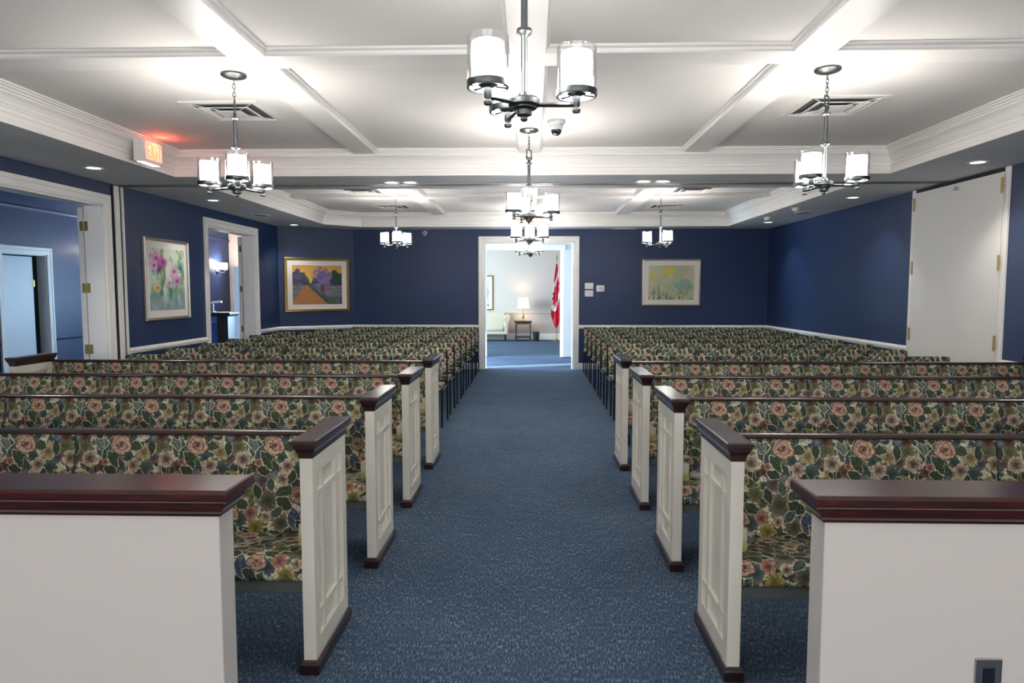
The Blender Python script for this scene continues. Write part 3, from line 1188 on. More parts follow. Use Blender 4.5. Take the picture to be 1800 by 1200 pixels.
sweep(b, [(-.21, -.025, 0), (.21, -.025, 0), (.21, .025, 0), (-.21, .025, 0)], (0, 0, 1), [(0, 0), (0, -.008), (-.02, -.010), (-.022, 0)], True)
obj('frame', b, 'plate', r)
b = new_bm()
box(b, -.21, .21, -.025, .025, -.003, 0)
obj('throat', b, 'grille', r)

# ------------------------------------------------------------------ exit signs
MATS['exitred'] = emit('exit_letters', (1.0, 0.16, 0.05, 1), 2.2)
MATS['exitface'] = emit('exit_face', (1.0, 0.62, 0.54, 1), 0.45)
MATS['exitdown'] = emit('exit_downlight', (1, 0.98, 0.9, 1), 3.0)


def exit_sign(label, loc, rotz):
    r = thing('exit_sign', label, 'sign', loc, rotz)
    W2, H, Dp = .155, .20, .10      # face towards local -Y
    b = new_bm()
    box(b, -W2, W2, -Dp / 2, Dp / 2, 0, H, .006, 2)
    obj('housing', b, 'plate', r)
    b = new_bm()
    box(b, -W2 + .022, W2 - .022, -Dp / 2 - .004, -Dp / 2 + .002, .028, H - .022)
    obj('face', b, 'exitface', r)
    b = new_bm()
    y0, y1 = -Dp / 2 - .007, -Dp / 2 - .003
    zb, zt, s = .036, H - .030, .019

    def bar(x0, x1, z0, z1):
        box(b, x0, x1, y0, y1, z0, z1)

    def slant(xa, za, xb, zb_):
        h = s * .55
        vs = []
        for y in (y0, y1):
            vs.append([b.verts.new(c) for c in ((xa - h, y, za), (xa + h, y, za), (xb + h, y, zb_), (xb - h, y, zb_))])
        b.faces.new(vs[0]); b.faces.new(vs[1][::-1])
        for k in range(4):
            b.faces.new((vs[0][k], vs[0][(k + 1) % 4], vs[1][(k + 1) % 4], vs[1][k]))
    x = -.118
    bar(x, x + s, zb, zt); bar(x, x + .048, zt - s, zt); bar(x, x + .040, (zb + zt - s) / 2, (zb + zt + s) / 2); bar(x, x + .048, zb, zb + s)
    slant(-.050, zb, .000, zt); slant(.000, zb, -.050, zt)
    bar(.024, .024 + s, zb, zt)
    bar(.056, .118, zt - s, zt); bar(.087 - s / 2, .087 + s / 2, zb, zt)
    obj('letters', b, 'exitred', r, label='glowing red letters EXIT')
    b = new_bm()
    box(b, -W2 + .02, W2 - .02, -.03, .03, -.004, .002)
    obj('lens', b, 'exitdown', r, label='glowing white strip under the sign')
    return r


exit_sign('red lit exit sign on the left crown moulding', (-3.53, 6.29, 2.665), radians(90))
exit_sign('small distant exit sign above the lounge doorway, behind chandeliers', (-.08, 12.40, 2.67), 0)
ld = bpy.data.lights.new('exit_glow', 'POINT')
ld.energy = 1.1
ld.color = (1.0, 0.10, 0.05)
ld.shadow_soft_size = .03
lo = bpy.data.objects.new('exit_glow', ld)
COL.objects.link(lo)
lo.location = (-3.42, 6.32, 2.83)

# ------------------------------------------------------------------ framed pictures (paint strokes kept as vertex colours)
def hsh(i, j, s=0):
    x = sin(i * 127.1 + j * 311.7 + s * 74.7) * 43758.5453
    return x - math.floor(x)


def vnoise(x, y, s=0):
    i, j = math.floor(x), math.floor(y)
    fx, fy = x - i, y - j
    fx, fy = fx * fx * (3 - 2 * fx), fy * fy * (3 - 2 * fy)
    return ((hsh(i, j, s) * (1 - fx) + hsh(i + 1, j, s) * fx) * (1 - fy) + (hsh(i, j + 1, s) * (1 - fx) + hsh(i + 1, j + 1, s) * fx) * fy)


def fbm(x, y, s=0):
    return .55 * vnoise(x, y, s) + .3 * vnoise(2.1 * x, 2.1 * y, s + 1) + .15 * vnoise(4.3 * x, 4.3 * y, s + 2)


def mixc(a, b, f):
    f = max(0.0, min(1.0, f))
    return tuple(a[k] * (1 - f) + b[k] * f for k in range(3))


def sstep(a, b, x):
    f = max(0.0, min(1.0, (x - a) / (b - a)))
    return f * f * (3 - 2 * f)


t = NT('painted_print')
at = t.node('ShaderNodeVertexColor', layer_name='Col')
t.done(at.outputs[0], 0.5, 0, 0.3)
MATS['print'] = t.m


def print_mesh(name, w, h, nx, ny, func, parent, y=-.012):
    verts, faces, cols = [], [], []
    for j in range(ny + 1):
        for i in range(nx + 1):
            u, v = i / nx, j / ny
            verts.append(((u - .5) * w, y, (v - .5) * h))
            c = func(u, v)
            cols.append((lin(c[0]), lin(c[1]), lin(c[2]), 1))
    for j in range(ny):
        for i in range(nx):
            a = j * (nx + 1) + i
            faces.append((a, a + 1, a + nx + 2, a + nx + 1))
    me = bpy.data.meshes.new(name)
    me.from_pydata(verts, [], faces)
    at = me.color_attributes.new('Col', 'FLOAT_COLOR', 'POINT')
    for k, c in enumerate(cols):
        at.data[k].color = c
    me.materials.append(M['print'])
    o = bpy.data.objects.new(name, me)
    COL.objects.link(o)
    o.parent = parent
    return o


def frame_pic(label, loc, rotz, W, H, fw, matw, fmat, func, nx, ny, fd=.03):
    """local +X to the right, looking along +Y at the wall"""
    r = thing('framed_picture', label, 'picture', loc, rotz)
    w2, h2 = W / 2 - fw, H / 2 - fw
    b = new_bm()
    prof = [(0, 0), (0, .016), (.2 * fw, .022), (.45 * fw, .020), (.7 * fw, fd), (.95 * fw, fd - .004), (fw, fd - .010), (fw, 0)]
    sweep(b, [(-w2, 0, -h2), (-w2, 0, h2), (w2, 0, h2), (w2, 0, -h2)], (0, -1, 0), prof, True)
    obj('frame', b, fmat, r)
    b = new_bm()
    box(b, -w2, w2, -.010, -.001, -h2, h2)
    obj('mat_board', b, 'mat', r)
    print_mesh('artwork', 2 * (w2 - matw[0]), 2 * (h2 - matw[1]), nx, ny, func, r)
    return r


def blob(u, v, cx, cy, rx, ry, seed, soft=.6):
    d = hypot((u - cx) / rx, (v - cy) / ry) + (fbm(u * 16, v * 16, seed) - .5) * 1.3
    return 1 - sstep(1 - soft, 1 + soft * .3, d)


def art_flowers(u, v):
    c = mixc((216, 222, 206), (190, 210, 196), fbm(u * 4, v * 4, 1))
    c = mixc(c, (104, 150, 138), sstep(.55, .2, v) * sstep(.38, .62, fbm(u * 7, v * 5, 2)))
    c = mixc(c, (60, 116, 112), sstep(.56, .70, fbm(u * 9, v * 3.2, 3)) * sstep(.85, .45, v))
    c = mixc(c, (120, 150, 96), sstep(.56, .68, fbm(u * 8, v * 6, 4)) * .8)
    c = mixc(c, (150, 160, 176), sstep(.34, .05, v) * .75)
    for cx, cy, rx, ry, col, s in ((.20, .84, .20, .13, (206, 140, 186), 5), (.38, .78, .17, .10, (190, 84, 160), 6), (.26, .66, .10, .08, (112, 60, 130), 7),
                                   (.14, .72, .12, .10, (214, 168, 200), 12), (.70, .64, .15, .10, (220, 160, 190), 8), (.78, .48, .17, .09, (198, 130, 184), 9),
                                   (.55, .44, .12, .08, (204, 172, 206), 10), (.22, .36, .12, .09, (222, 190, 116), 11), (.90, .70, .10, .10, (70, 150, 130), 14)):
        f = blob(u, v, cx, cy, rx, ry, s)
        c = mixc(c, col, f * .95)
        c = mixc(c, (90, 40, 96) if col[1] < 170 else (150, 110, 60), f * sstep(.035, .0, abs(hypot(u - cx, (v - cy) * 1.4) - .02)) * .8)
    return c


def art_path(u, v):
    n = fbm(u * 9, v * 9, 21)
    c = mixc((214, 172, 72), (198, 148, 80), sstep(.7, 1.0, v) * n * 1.6)
    hz = .50
    # far fields
    if v < hz + .05:
        c = mixc((92, 104, 92), (128, 110, 140), sstep(.42, .6, fbm(u * 10, v * 16, 22)))
        c = mixc(c, (62, 92, 66), sstep(.30, .12, v) * sstep(.45, .6, u))
    tree = .64 + .27 * math.exp(-((u - .12) / .13) ** 2) + .20 * sstep(.70, .80, u) + .05 * sin(u * 31) + (fbm(u * 16, v * 16, 23) - .5) * .16
    if hz - .02 < v < tree:
        c = mixc((40, 56, 66), (74, 88, 92), sstep(.35, .65, fbm(u * 20, v * 20, 24)))
        c = mixc(c, (90, 76, 120), .5 * sstep(.3, .1, u))
        c = mixc(c, (34, 58, 50), sstep(.72, .85, u))
    f = blob(u, v, .60, .68, .19, .26, 25, .25)
    c = mixc(c, mixc((92, 72, 132), (150, 124, 176), fbm(u * 24, v * 24, 26)), f)
    if abs(u - .60) < .045 and .22 < v < .5:
        c = mixc(c, (54, 62, 70), .9)
    # sandy path narrowing to the horizon
    l, rr = .27 - .30 * (hz - v) / hz, .29 + .42 * (hz - v) / hz
    if v < hz and l - .01 < u < rr:
        c = mixc((178, 126, 74), (158, 104, 66), fbm(u * 8, v * 8, 27))
    elif v < hz and u >= rr:
        c = mixc(c, (52, 74, 66), sstep(.16, .03, u - rr))
        c = mixc(c, (116, 94, 130), sstep(.5, .7, fbm(u * 12, v * 20, 28)) * .6)
    return c


def art_pale(u, v):
    c = mixc((198, 200, 160), (168, 176, 144), fbm(u * 5, v * 4, 31))
    c = mixc(c, (206, 190, 170), sstep(.5, .7, fbm(u * 6, v * 6, 32)) * sstep(.3, .8, v))
    c = mixc(c, (206, 190, 84), max(blob(u, v, .46, .85, .14, .16, 33), blob(u, v, .10, .70, .10, .14, 34) * .8))
    c = mixc(c, (128, 160, 142), max(blob(u, v, .78, .40, .2, .22, 35), .0) * .8)
    c = mixc(c, (110, 176, 186), blob(u, v, .60, .42, .07, .10, 36) * .8)
    c = mixc(c, (112, 124, 92), sstep(.54, .66, fbm(u * 26, v * 5, 37)) * sstep(.55, .1, v) * .9)
    c = mixc(c, (84, 88, 86), sstep(.62, .7, fbm(u * 34, v * 6, 38)) * sstep(.4, .0, v))
    return c


def art_misty(u, v):
    c = mixc((206, 214, 226), (176, 190, 212), fbm(u * 4, v * 6, 41))
    return mixc(c, (84, 98, 130), sstep(.56, .68, fbm(u * 7, v * 9, 42)) * sstep(.9, .2, v))


frame_pic('watercolour of pink flowers in a silver frame, left navy wall', (XL + .004, 8.47, 1.64), radians(90), 1.04, 1.0, .035, (.075, .085), 'silver', art_flowers, 90, 90, .035)
dxy = Vector((DIB[0] - DIA[0], DIB[1] - DIA[1], 0))
dn = dxy.normalized()
nrm = Vector((dn.y, -dn.x, 0))
pc = Vector((DIA[0], DIA[1], 1.61)) + dn * .70 + nrm * .004
frame_pic('gold framed landscape of an orange path and purple tree, diagonal wall', pc, math.atan2(dn.y, dn.x), 1.20, 1.0, .05, (.09, .09), 'gold', art_path, 110, 90, .03)
frame_pic('pale green abstract in a silver frame on the back wall', (2.633, YB - .004, 1.655), 0, 1.10, .89, .033, (.09, .09), 'silver', art_pale, 100, 80)
frame_pic('gold framed misty picture on the lounge wall, left of the lamp', (-1.53, 20.996, 1.44), 0, .68, 1.06, .035, (.09, .09), 'gold', art_misty, 40, 60)
frame_pic('dark framed picture on the hall wall, seen through the near doorway', (HX + .004, 12.30, 1.42), radians(90), .80, .78, .05, (.06, .06), 'blackwood', art_misty, 30, 30)

# ------------------------------------------------------------------ wall plates, thermostat, outlet
for z, lab in ((1.591, 'upper white switch plate right of the lounge doorway'), (1.451, 'lower white switch plate right of the lounge doorway')):
    r = thing('switch_plate', lab, 'switch', (1.085, YB, z))
    b = new_bm()
    box(b, -.080, .080, -.008, 0, -.058, .058, .003, 2)
    obj('plate', b, 'plate', r)
    for k in (-.045, 0, .045):
        b = new_bm()
        box(b, k - .014, k + .014, -.012, -.006, -.032, .032, .002)
        obj('toggle', b, 'plate', r)
r = thing('thermostat', 'white thermostat with small blue display, right of the switch plates', 'thermostat', (1.302, YB, 1.543))
b = new_bm()
box(b, -.078, .078, -.026, 0, -.060, .060, .012, 3)
obj('housing', b, 'plate', r, True)
t = NT('lcd')
MATS['lcd'] = t.done(t.mix(t.noise(t.coord(), 60).outputs[0], rgb(150, 172, 214), rgb(178, 196, 226)), 0.3)
b = new_bm()
box(b, -.032, .032, -.0285, -.024, -.020, .026, .001)
obj('display', b, 'lcd', r)

# ------------------------------------------------------------------ mahogany-capped front screens
SCAP = [(0.0, .850), (0.006, .850), (0.008, .858), (0.012, .862), (0.020, .868), (0.026, .880), (0.027, .892), (0.030, .897), (0.040, .900), (0.046, .905),
        (0.047, .912), (0.047, .926), (0.044, .933), (0.038, .936)]


def screen(label, x0, x1, group):
    r = thing('front_screen', label, 'half wall', ((x0 + x1) / 2, 1.955, 0), 0, group)
    w = (x1 - x0) / 2
    b = new_bm()
    box(b, -w, w, -.046, .046, 0, .852, .002)
    obj('body', b, 'screenw', r)
    b = new_bm()
    mould(b, -w, w, -.046, .046, SCAP)
    obj('cap', b, 'mahog', r, label='moulded mahogany cap')
    return r


screen('white front screen with mahogany cap, left of the aisle', -4.35, -.905, 'front screens')
screen('white front screen with mahogany cap and outlet, right of the aisle', .828, 4.32, 'front screens')
r = thing('wall_outlet', 'stainless outlet plate low on the right front screen', 'outlet', (1.30, 1.909, .400))
b = new_bm()
box(b, -.037, .037, -.006, 0, -.058, .058, .002, 2)
obj('plate', b, 'steel', r)
b = new_bm()
box(b, -.017, .017, -.0085, -.004, -.034, .034, .002)
obj('receptacle', b, 'black', r)

# ------------------------------------------------------------------ pews
PCAP = [(0.0, .858), (0.003, .860), (0.004, .870), (0.008, .884), (0.015, .897), (0.018, .905), (0.019, .910), (0.0225, .914), (0.0235, .920), (0.0235, .930), (0.020, .935)]
PBASE = [(0.0125, 0.0), (0.0125, .038), (0.011, .042), (0.008, .045), (0.007, .050), (0.003, .054), (0.0, .055)]
PL = .46     # length of an end panel


def make_end_panel(parent, x):
    """panel local: thickness in X (+-.025), length in Y 0..PL"""
    h = .025
    b = new_bm()
    box(b, -.006, .006, .01, PL - .01, .055, .858)
    p = obj('end_panel', b, 'pewwhite', parent)
    p.location = (x, 0, 0)
    # frame: two outer stiles, two slim inner stiles, four rails, all standing proud on both faces
    ys = [(0, .06), (.125, .147), (.313, .335), (.40, PL)]
    for k, (a, c) in enumerate(ys):
        b = new_bm()
        hh = h if k in (0, 3) else h - .0035
        box(b, -hh, hh, a, c, .055 if k in (0, 3) else .13, .858 if k in (0, 3) else .790, .0012)
        obj('stile', b, 'pewwhite', p)
    for k, (z0, z1) in enumerate(((.055, .13), (.21, .232), (.692, .714), (.790, .858))):
        b = new_bm()
        hh = h - .0008 if k in (0, 3) else h - .004
        box(b, -hh, hh, .06, .40, z0, z1, .0012)
        obj('rail', b, 'pewwhite', p)
    b = new_bm()
    mould(b, -h, h, 0, PL, PCAP)
    obj('cap', b, 'darkwood', p, label='dark moulded wooden cap')
    b = new_bm()
    mould(b, -h, h, 0, PL, PBASE)
    obj('base', b, 'footwood', p, label='dark wooden foot')
    return p


def soft_box(bm, x0, x1, pts, bev=.02):
    """cushion: side outline pts in (y, z), extruded along x"""
    a = [bm.verts.new((x0, y, z)) for y, z in pts]
    c = [bm.verts.new((x1, y, z)) for y, z in pts]
    n = len(pts)
    bm.faces.new(a)
    bm.faces.new(c[::-1])
    for k in range(n):
        bm.faces.new((a[k], c[k], c[(k + 1) % n], a[(k + 1) % n]))
    bmesh.ops.recalc_face_normals(bm, faces=bm.faces[:])
    bmesh.ops.bevel(bm, geom=[e for e in bm.edges], offset=bev, segments=3, profile=0.6, affect='EDGES')


def make_pew(name, xa, xw, seams):
    """xa: centre of the aisle panel, xw: centre of the wall panel (relative x = world x); local y = 0 at the panel's near edge"""
    r = thing(name, '', 'pew')
    make_end_panel(r, xa)
    make_end_panel(r, xw)
    lo, hi = min(xa, xw) + .026, max(xa, xw) - .026
    edges = [lo] + sorted(seams) + [hi]
    for k in range(len(edges) - 1):
        e0, e1 = edges[k] + .0015, edges[k + 1] - .0015
        u0 = edges[k + 1] - 1.14 if k == 0 else edges[k]
        b = new_bm()
        soft_box(b, e0, e1, [(.395, .36), (.46, .36), (.475, .852), (.445, .856), (.405, .62), (.385, .46)], .011)
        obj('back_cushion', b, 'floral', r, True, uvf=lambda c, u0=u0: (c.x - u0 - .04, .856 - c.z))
        b = new_bm()
        soft_box(b, e0, e1, [(.035, .365), (.035, .440), (.06, .456), (.395, .425), (.395, .345), (.06, .345)], .016)
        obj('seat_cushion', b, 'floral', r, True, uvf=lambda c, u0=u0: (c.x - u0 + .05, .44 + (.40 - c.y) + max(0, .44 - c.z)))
    b = new_bm()
    tube(b, [(lo - .02, .455, .860), (hi + .02, .455, .860)], .016, 10)
    for v in b.verts:
        v.co.y = .452 + (v.co.y - .455) * 1.9
        v.co.z = .862 + (v.co.z - .860) * .85
    obj('top_rail', b, 'darkwood', r, True)
    b = new_bm()
    box(b, lo, hi, .462, .478, .34, .853, .003)
    obj('back_board', b, 'bench', r)
    b = new_bm()
    box(b, lo, hi, .06, .09, .30, .347, .003)
    box(b, lo, hi, .09, .46, .325, .346)
    obj('seat_frame', b, 'bench', r)
    for s in seams:
        b = new_bm()
        box(b, s - .02, s + .02, .10, .44, 0, .327, .003)
        obj('support', b, 'bench', r)
    return r


ROWY = [2.555, 3.585, 4.615, 5.645]
ordn = ['first', 'second', 'third', 'fourth', 'fifth', 'sixth', 'seventh', 'eighth']
PW_L = make_pew('pew', -.866, -4.41, [-2.07, -3.21])
PW_R = make_pew('pew', .778, 4.375, [2.03, 3.22])
for side, base, grp in (('left', PW_L, 'pews left of the aisle'), ('right', PW_R, 'pews right of the aisle')):
    for k in range(4):
        o = base if k == 0 else copy_tree(base)
        o.location = (0, ROWY[k], 0)
        w = ('nearest the camera', 'second from the camera', 'third from the camera', 'farthest, in front of the chairs')[k]
        tag(o, 'floral upholstered pew with white end panels, %s side, %s' % (side, w), 'pew', grp)

# tissue boxes and folded bulletins on the seats
t = NT('tissue_box_print')
sx = t.node('ShaderNodeSeparateXYZ')
t.link(t.coord(), sx.inputs[0])
nz = t.noise(t.coord(), 42.0, 2.0)
f = t.math('MULTIPLY', t.ramp(sx.outputs[2], [(0.035, (1, 1, 1, 1)), (0.06, (0, 0, 0, 1))]), 0.9)
c1 = t.ramp(nz.outputs[0], [(0.35, rgb(206, 200, 110)), (0.6, rgb(160, 172, 84))])
MATS['tissuebox'] = t.done(t.mix(f, rgb(222, 212, 190), c1), 0.7)
MATS['tissue'] = paint('tissue_paper', rgb(236, 232, 224), 0.9, 0.02, 20)


def make_tissue():
    r = thing('tissue_box', '', 'tissue box')
    b = new_bm()
    box(b, -.035, .035, -.06, .06, 0, .10, .003, 2)
    obj('carton', b, 'tissuebox', r)
    b = new_bm()
    rows = []
    for i in range(9):
        a = -1 + 2 * i / 8
        rows.append([b.verts.new((a * .020 + .004 * sin(i * 2.1), .012 * sin(i * 1.7), .099)), b.verts.new((a * .030, .016 * sin(i * 1.7 + .6), .122)),
                     b.verts.new((a * .038 + .005, .02 * sin(i * 1.3 + 1), .138 + .008 * cos(i * 1.9)))])
    for p, q in zip(rows[:-1], rows[1:]):
        for k in range(2):
            b.faces.new((p[k], q[k], q[k + 1], p[k + 1]))
    bmesh.ops.solidify(b, geom=b.faces[:], thickness=.001)
    obj('tissue', b, 'tissue', r, True)
    return r


TB = make_tissue()
first = True
for side, x in (('left', -.800 - .066 - .026 - .040), ('right', .778 + .026 + .040)):
    for k in range(4):
        o = TB if first else copy_tree(TB)
        first = False
        o.location = (x, ROWY[k] + .24, .430)
        o.rotation_euler = (radians(-4.5), 0, 0)
        tag(o, 'cream and yellow tissue box on the %s pew, %s row from the camera' % (side, ordn[k]), 'tissue box', 'tissue boxes on the pews')
for k in (1, 2):
    b = new_bm()
    pts = []
    for i in range(26):
        a = i * .55
        rr = .006 + .0007 * i
        pts.append((rr * cos(a), rr * sin(a)))
    lo_ = [b.verts.new((-.05, p[0], p[1])) for p in pts]
    hi_ = [b.verts.new((.05, p[0], p[1])) for p in pts]
    for i in range(25):
        b.faces.new((lo_[i], lo_[i + 1], hi_[i + 1], hi_[i]))
    bmesh.ops.solidify(b, geom=b.faces[:], thickness=.0006)
    o = obj('rolled_bulletin', b, 'tissue', None, True)
    o.location = (.945, ROWY[k] + .22, .462)
    o.rotation_euler = (0, radians(0), radians(-28))
    tag(o, 'white rolled paper on the right pew, %s row from the camera, beside the tissue box' % ordn[k], 'paper', 'rolled papers on the pews')

# ------------------------------------------------------------------ stacking chairs
def make_chair():
    """origin on the floor; faces local -Y"""
    r = thing('stacking_chair', '', 'chair')
    b = new_bm()
    soft_box(b, -.212, .212, [(.165, .47), (.210, .47), (.232, .835), (.196, .835), (.168, .62)], .014)
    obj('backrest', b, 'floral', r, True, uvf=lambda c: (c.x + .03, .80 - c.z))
    b = new_bm()
    soft_box(b, -.206, .206, [(-.235, .415), (-.235, .455), (-.20, .475), (.185, .455), (.185, .415)], .016)
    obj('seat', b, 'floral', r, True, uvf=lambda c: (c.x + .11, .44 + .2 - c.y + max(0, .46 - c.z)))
    for s in (-1, 1):
        b = new_bm()
        tube(b, [(s * .218, -.215, 0), (s * .218, -.195, .41), (s * .218, -.16, .425)], .0115, 6)
        obj('leg', b, 'black', r, True)
        b = new_bm()
        tube(b, [(s * .219, .265, 0), (s * .219, .215, .42), (s * .219, .215, .50)], .0115, 6)
        obj('leg', b, 'black', r, True)
        b = new_bm()
        tube(b, [(s * .219, .213, .44), (s * .219, .222, .70), (s * .218, .226, .815)], .0105, 6)
        obj('back_post', b, 'black', r, True)
    b = new_bm()
    for s in (-1, 1):
        tube(b, [(s * .214, -.20, .412), (s * .214, .215, .412)], .010, 6)
    tube(b, [(-.214, -.195, .405), (.214, -.195, .405)], .009, 6)
    tube(b, [(-.214, .205, .405), (.214, .205, .405)], .009, 6)
    obj('seat_frame', b, 'black', r, True)
    return r


CR0 = make_chair()
first = True
for row in range(8):
    yb = 7.03 + .785 * row
    for side in ('left', 'right'):
        xe = -.965 if side == 'left' else .935
        pit = .475
        for k in range(7):
            x = xe - pit * (k + .5) if side == 'left' else xe + pit * (k + .5)
            if side == 'left' and ((row == 7 and k >= 5) or (row == 6 and k >= 6)):
                continue
            o = CR0 if first else copy_tree(CR0)
            first = False
            o.location = (x + random.uniform(-.004, .004), yb - .21 + random.uniform(-.012, .012), 0)
            o.rotation_euler = (0, 0, random.uniform(-.008, .008))
            tag(o, '%s floral chair from the aisle, %s row behind the %s pews' % (ordn[k], ordn[row], side), 'chair', 'floral stacking chairs %s of the aisle' % side)

# ------------------------------------------------------------------ lounge furniture
# sofa
r = thing('sofa', 'beige rolled arm sofa in the lounge, left of the end table', 'sofa', (-1.50, 20.62, 0))
b = new_bm()
box(b, -.68, .68, -.30, .25, .20, .30, .015, 2)
obj('frame', b, 'sofa', r)
for s in (-.34, .34):
    b = new_bm()
    box(b, s - .33, s + .33, -.32, .16, .30, .45, .04, 3)
    obj('seat_cushion', b, 'sofa', r, True)
b = new_bm()
soft_box(b, -.68, .68, [(.12, .30), (.30, .30), (.34, .78), (.26, .86), (.18, .84)], .03)
obj('backrest', b, 'sofa', r, True)
for s in (-1, 1):
    b = new_bm()
    box(b, min(s * .67, s * .79), max(s * .67, s * .79), -.30, .30, .20, .58, .02, 2)
    tube(b, [(s * .75, -.32, .64), (s * .75, 0, .66), (s * .75, .30, .72)], [.088, .09, .10], 14)
    obj('arm', b, 'sofa', r, True)
for sx_ in (-.70, .70):
    for sy_ in (-.26, .26):
        b = new_bm()
        tube(b, [(sx_, sy_, 0), (sx_, sy_, .10), (sx_, sy_, .21)], [.014, .018, .026], 8)
        obj('leg', b, 'blackwood', r, True)
# end table
r = thing('end_table', 'dark wooden end table holding the lamp in the lounge', 'table', (-.265, 20.62, 0))
b = new_bm()
mould(b, -.25, .25, -.22, .22, [(0, .555), (.012, .562), (.014, .575), (.024, .580), (.024, .594), (.02, .598)])
obj('tabletop', b, 'blackwood', r)
b = new_bm()
box(b, -.225, .225, -.20, .20, .50, .557)
obj('apron', b, 'blackwood', r)
b = new_bm()
mould(b, -.23, .23, -.20, .20, [(0, .10), (.015, .105), (.015, .135), (.01, .14)])
obj('shelf', b, 'blackwood', r)
for sx_ in (-1, 1):
    for sy_ in (-1, 1):
        b = new_bm()
        lathe(b, [(0, 0), (.026, 0), (.028, .04), (.022, .10), (.026, .14), (.017, .18), (.024, .40), (.028, .47), (.022, .50), (.026, .555), (0, .555)], (sx_ * .215, sy_ * .185, 0), 10)
        obj('leg', b, 'blackwood', r, True)
# lamp
MATS['lampshade'] = emit('lit_lampshade', (1.0, 0.86, 0.66, 1), 0.7)
r = thing('table_lamp', 'lit table lamp with cream shade on the end table', 'lamp', (-.26, 20.60, .598))
b = new_bm()
lathe(b, [(0, 0), (.075, 0), (.075, .012), (.05, .02), (.03, .04), (.018, .07), (.03, .10), (.036, .13), (.024, .17), (.014, .24), (.012, .30), (.008, .40), (0, .40)], (0, 0, 0), 18)
obj('base', b, 'brass', r, True)
b = new_bm()
lathe(b, [(.185, .385), (.148, .70), (.145, .70), (.182, .385)], (0, 0, 0), 28)
obj('lamp_shade', b, 'lampshade', r, True)
b = new_bm()
lathe(b, [(0, .40), (.006, .40), (.006, .71), (.012, .72), (.012, .735), (0, .742)], (0, 0, 0), 10)
obj('finial', b, 'brass', r, True)
ld = bpy.data.lights.new('table_lamp_bulb', 'POINT')
ld.energy = 9.0
ld.color = (1.0, 0.80, 0.56)
ld.shadow_soft_size = .05
lo = bpy.data.objects.new('table_lamp_bulb', ld)
COL.objects.link(lo)
lo.location = (-.26, 20.60, 1.16)
# waste bin
r = thing('waste_bin', 'small black waste bin beside the end table', 'bin', (.13, 20.40, 0))
b = new_bm()
lathe(b, [(0, 0), (.082, 0), (.104, .262), (.108, .265), (.108, .275), (.100, .275), (.078, .01), (0, .01)], (0, 0, 0), 24)
obj('body', b, 'black', r, True)
# flag on a stand
t = NT('flag_cloth')
uvn = t.node('ShaderNodeUVMap').outputs[0]
sp = t.node('ShaderNodeSeparateXYZ')
t.link(uvn, sp.inputs[0])
tt = sp.outputs[1]
band = t.ramp(tt, [(0.0, rgb(200, 24, 52)), (0.25, rgb(236, 226, 228)), (0.75, rgb(200, 24, 52))])
band.node.color_ramp.interpolation = 'CONSTANT'
# eleven-pointed leaf as a polar outline around the middle of the white field
lv = t.node('ShaderNodeVectorMath', operation='SUBTRACT')
t.link(uvn, lv.inputs[0])
lv.inputs[1].default_value = (0.5, 0.5, 0)
lm = t.mapping(lv.outputs[0], (1.0, 2.0, 1.0))
ls = t.node('ShaderNodeSeparateXYZ')
t.link(lm, ls.inputs[0])
ln = t.node('ShaderNodeVectorMath', operation='LENGTH')
t.link(lm, ln.inputs[0])
th = t.math('ARCTAN2', ls.outputs[1], ls.outputs[0])
ed = t.math('MULTIPLY_ADD', t.math('ABSOLUTE', t.math('COSINE', t.math('MULTIPLY', th, 5.5))), 0.13, 0.26)
lf = t.math('LESS_THAN', ln.outputs['Value'], ed)
MATS['flag'] = t.done(t.mix(lf, band, rgb(200, 24, 52)), 0.75)
r = thing('flag', 'red and white maple leaf flag draped on a pole in the lounge', 'flag', (.735, 20.40, 0))
b = new_bm()
tube(b, [(0, 0, .06), (0, 0, 2.40)], .012, 10)
obj('pole', b, 'brass', r, True)
b = new_bm()
lathe(b, [(0, 2.40), (.02, 2.40), (.024, 2.42), (.012, 2.44), (.026, 2.47), (.018, 2.52), (0, 2.57)], (0, 0, 0), 14)
obj('finial', b, 'brass', r, True)
b = new_bm()
lathe(b, [(0, 0), (.14, 0), (.14, .015), (.10, .035), (.03, .05), (.022, .12), (0, .12)], (0, 0, 0), 20)
obj('base', b, 'brass', r, True)
b = new_bm()
NU, NVv = 30, 44
uvs = {}
grid = []
for j in range(NVv + 1):
    w = j / NVv
    row_ = []
    for i in range(NU + 1):
        u = i / NU
        z = 2.30 - w * (1.50 + .42 * (1 - abs(2 * u - 1) ** 1.5) * w)
        spread = .02 + .165 * w ** .8
        x = -spread * .92 + u * spread * 1.75
        y = -.016 - .05 * (.3 + w) * (1 + sin(u * 15 + w * 2.0)) * .6
        v = b.verts.new((x, y, z))
        row_.append(v)
        uvs[v] = (u, w)
    grid.append(row_)
for j in range(NVv):
    for i in range(NU):
        b.faces.new((grid[j][i], grid[j][i + 1], grid[j + 1][i + 1], grid[j + 1][i]))
uvlist = [uvs[v] for v in b.verts]
me_o = obj('cloth', b, 'flag', r, True)
ul = me_o.data.uv_layers.new(name='UVMap')
for lp in me_o.data.loops:
    u, w = uvlist[lp.vertex_index]
    tilt = w + (.5 - u) * -.28
    ul.data[lp.index].uv = (u * .8 + .1 + (w - .5) * .25, 1 - tilt)

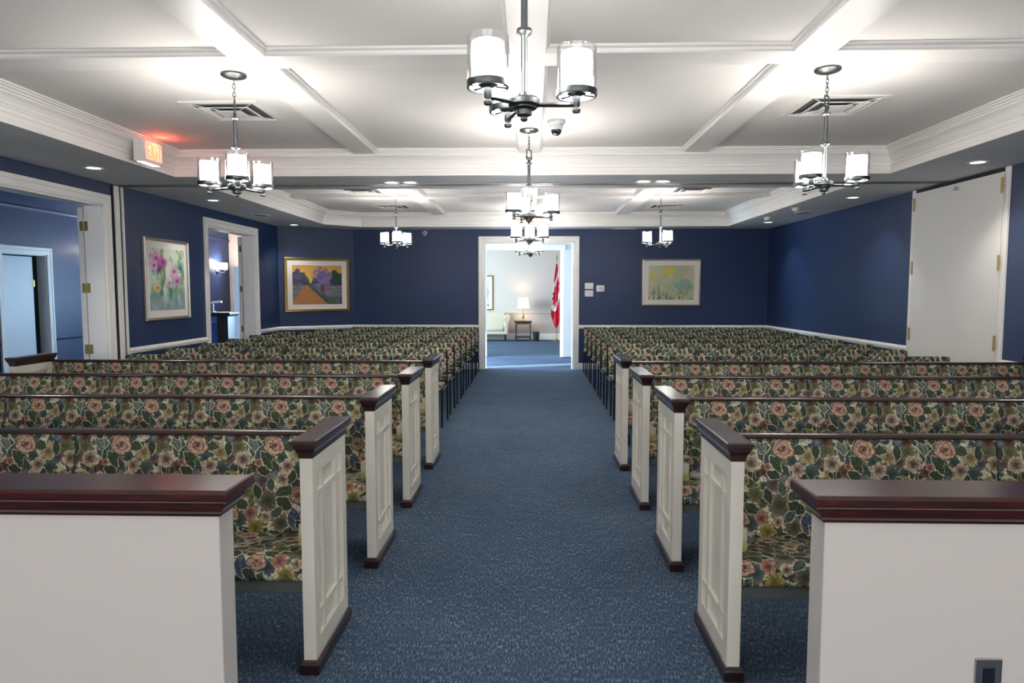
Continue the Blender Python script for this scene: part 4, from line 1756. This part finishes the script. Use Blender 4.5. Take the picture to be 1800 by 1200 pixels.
# ------------------------------------------------------------------ hall objects
r = thing('lectern', 'dark wooden lectern in the hall, seen through the far left doorway', 'lectern', (-6.15, 13.35, 0))
b = new_bm()
mould(b, -.22, .22, -.18, .18, [(0, 0), (.03, 0), (.03, .06), (.01, .08), (0, .09)])
obj('base', b, 'blackwood', r)
b = new_bm()
box(b, -.02, .20, -.16, .16, .08, 1.02, .006)
obj('post', b, 'blackwood', r)
b = new_bm()
mould(b, -.24, .24, -.19, .19, [(0, 1.0), (.015, 1.02), (.03, 1.05), (.03, 1.075), (.02, 1.08)])
obj('top', b, 'blackwood', r)
r = thing('reading_lamp', 'small white reading lamp standing on the hall lectern', 'lamp', (-6.28, 13.30, 1.08))
b = new_bm()
lathe(b, [(0, 0), (.05, 0), (.05, .012), (.008, .02), (.008, .18), (0, .18)], (0, 0, 0), 14)
obj('base', b, 'steel', r, True)
b = new_bm()
tube(b, [(-.05, 0, .175), (.0, 0, .19), (.17, 0, .205)], [.012, .022, .024], 10)
obj('lamp_head', b, 'white', r, True)

MATS['sconceglow'] = emit('sconce_glass', (1.0, 0.86, 0.78, 1), 8.0)


def sconce(label, y):
    r = thing('wall_sconce', label, 'wall light', (HX, y, 1.98))
    b = new_bm()
    lathe(b, [(0, 0), (.07, 0), (.075, .01), (.05, .025), (.03, .04), (0, .045)], (0, 0, 0), 18, 'X')
    obj('back_plate', b, 'nickel', r, True)
    for s in (-.14, .14):
        b = new_bm()
        tube(b, [(.03, 0, 0), (.10, s * .5, -.03), (.14, s, .0), (.14, s, .06)], .009, 8)
        a = obj('arm', b, 'nickel', r, True)
        b = new_bm()
        lathe(b, [(.025, .05), (.05, .055), (.06, .09), (.062, .22), (.058, .22), (.055, .10), (.02, .06)], (.14, s, 0), 18)
        obj('glass_shade', b, 'sconceglow', a, True)
    ld = bpy.data.lights.new('sconce_bulb', 'POINT')
    ld.energy = 34.0
    ld.color = (1.0, .86, .74)
    ld.shadow_soft_size = .08
    lo = bpy.data.objects.new('sconce_bulb', ld)
    COL.objects.link(lo)
    lo.location = (HX + .18, y, 2.17)


sconce('two armed wall sconce glowing in the hall, seen through the far doorway', 17.0)
sconce('two armed wall sconce in the hall, hidden beside the near door jamb', 12.32)

for o in bpy.data.objects:
    if o.type == 'EMPTY' and o.get('label') == '':
        del o['label']
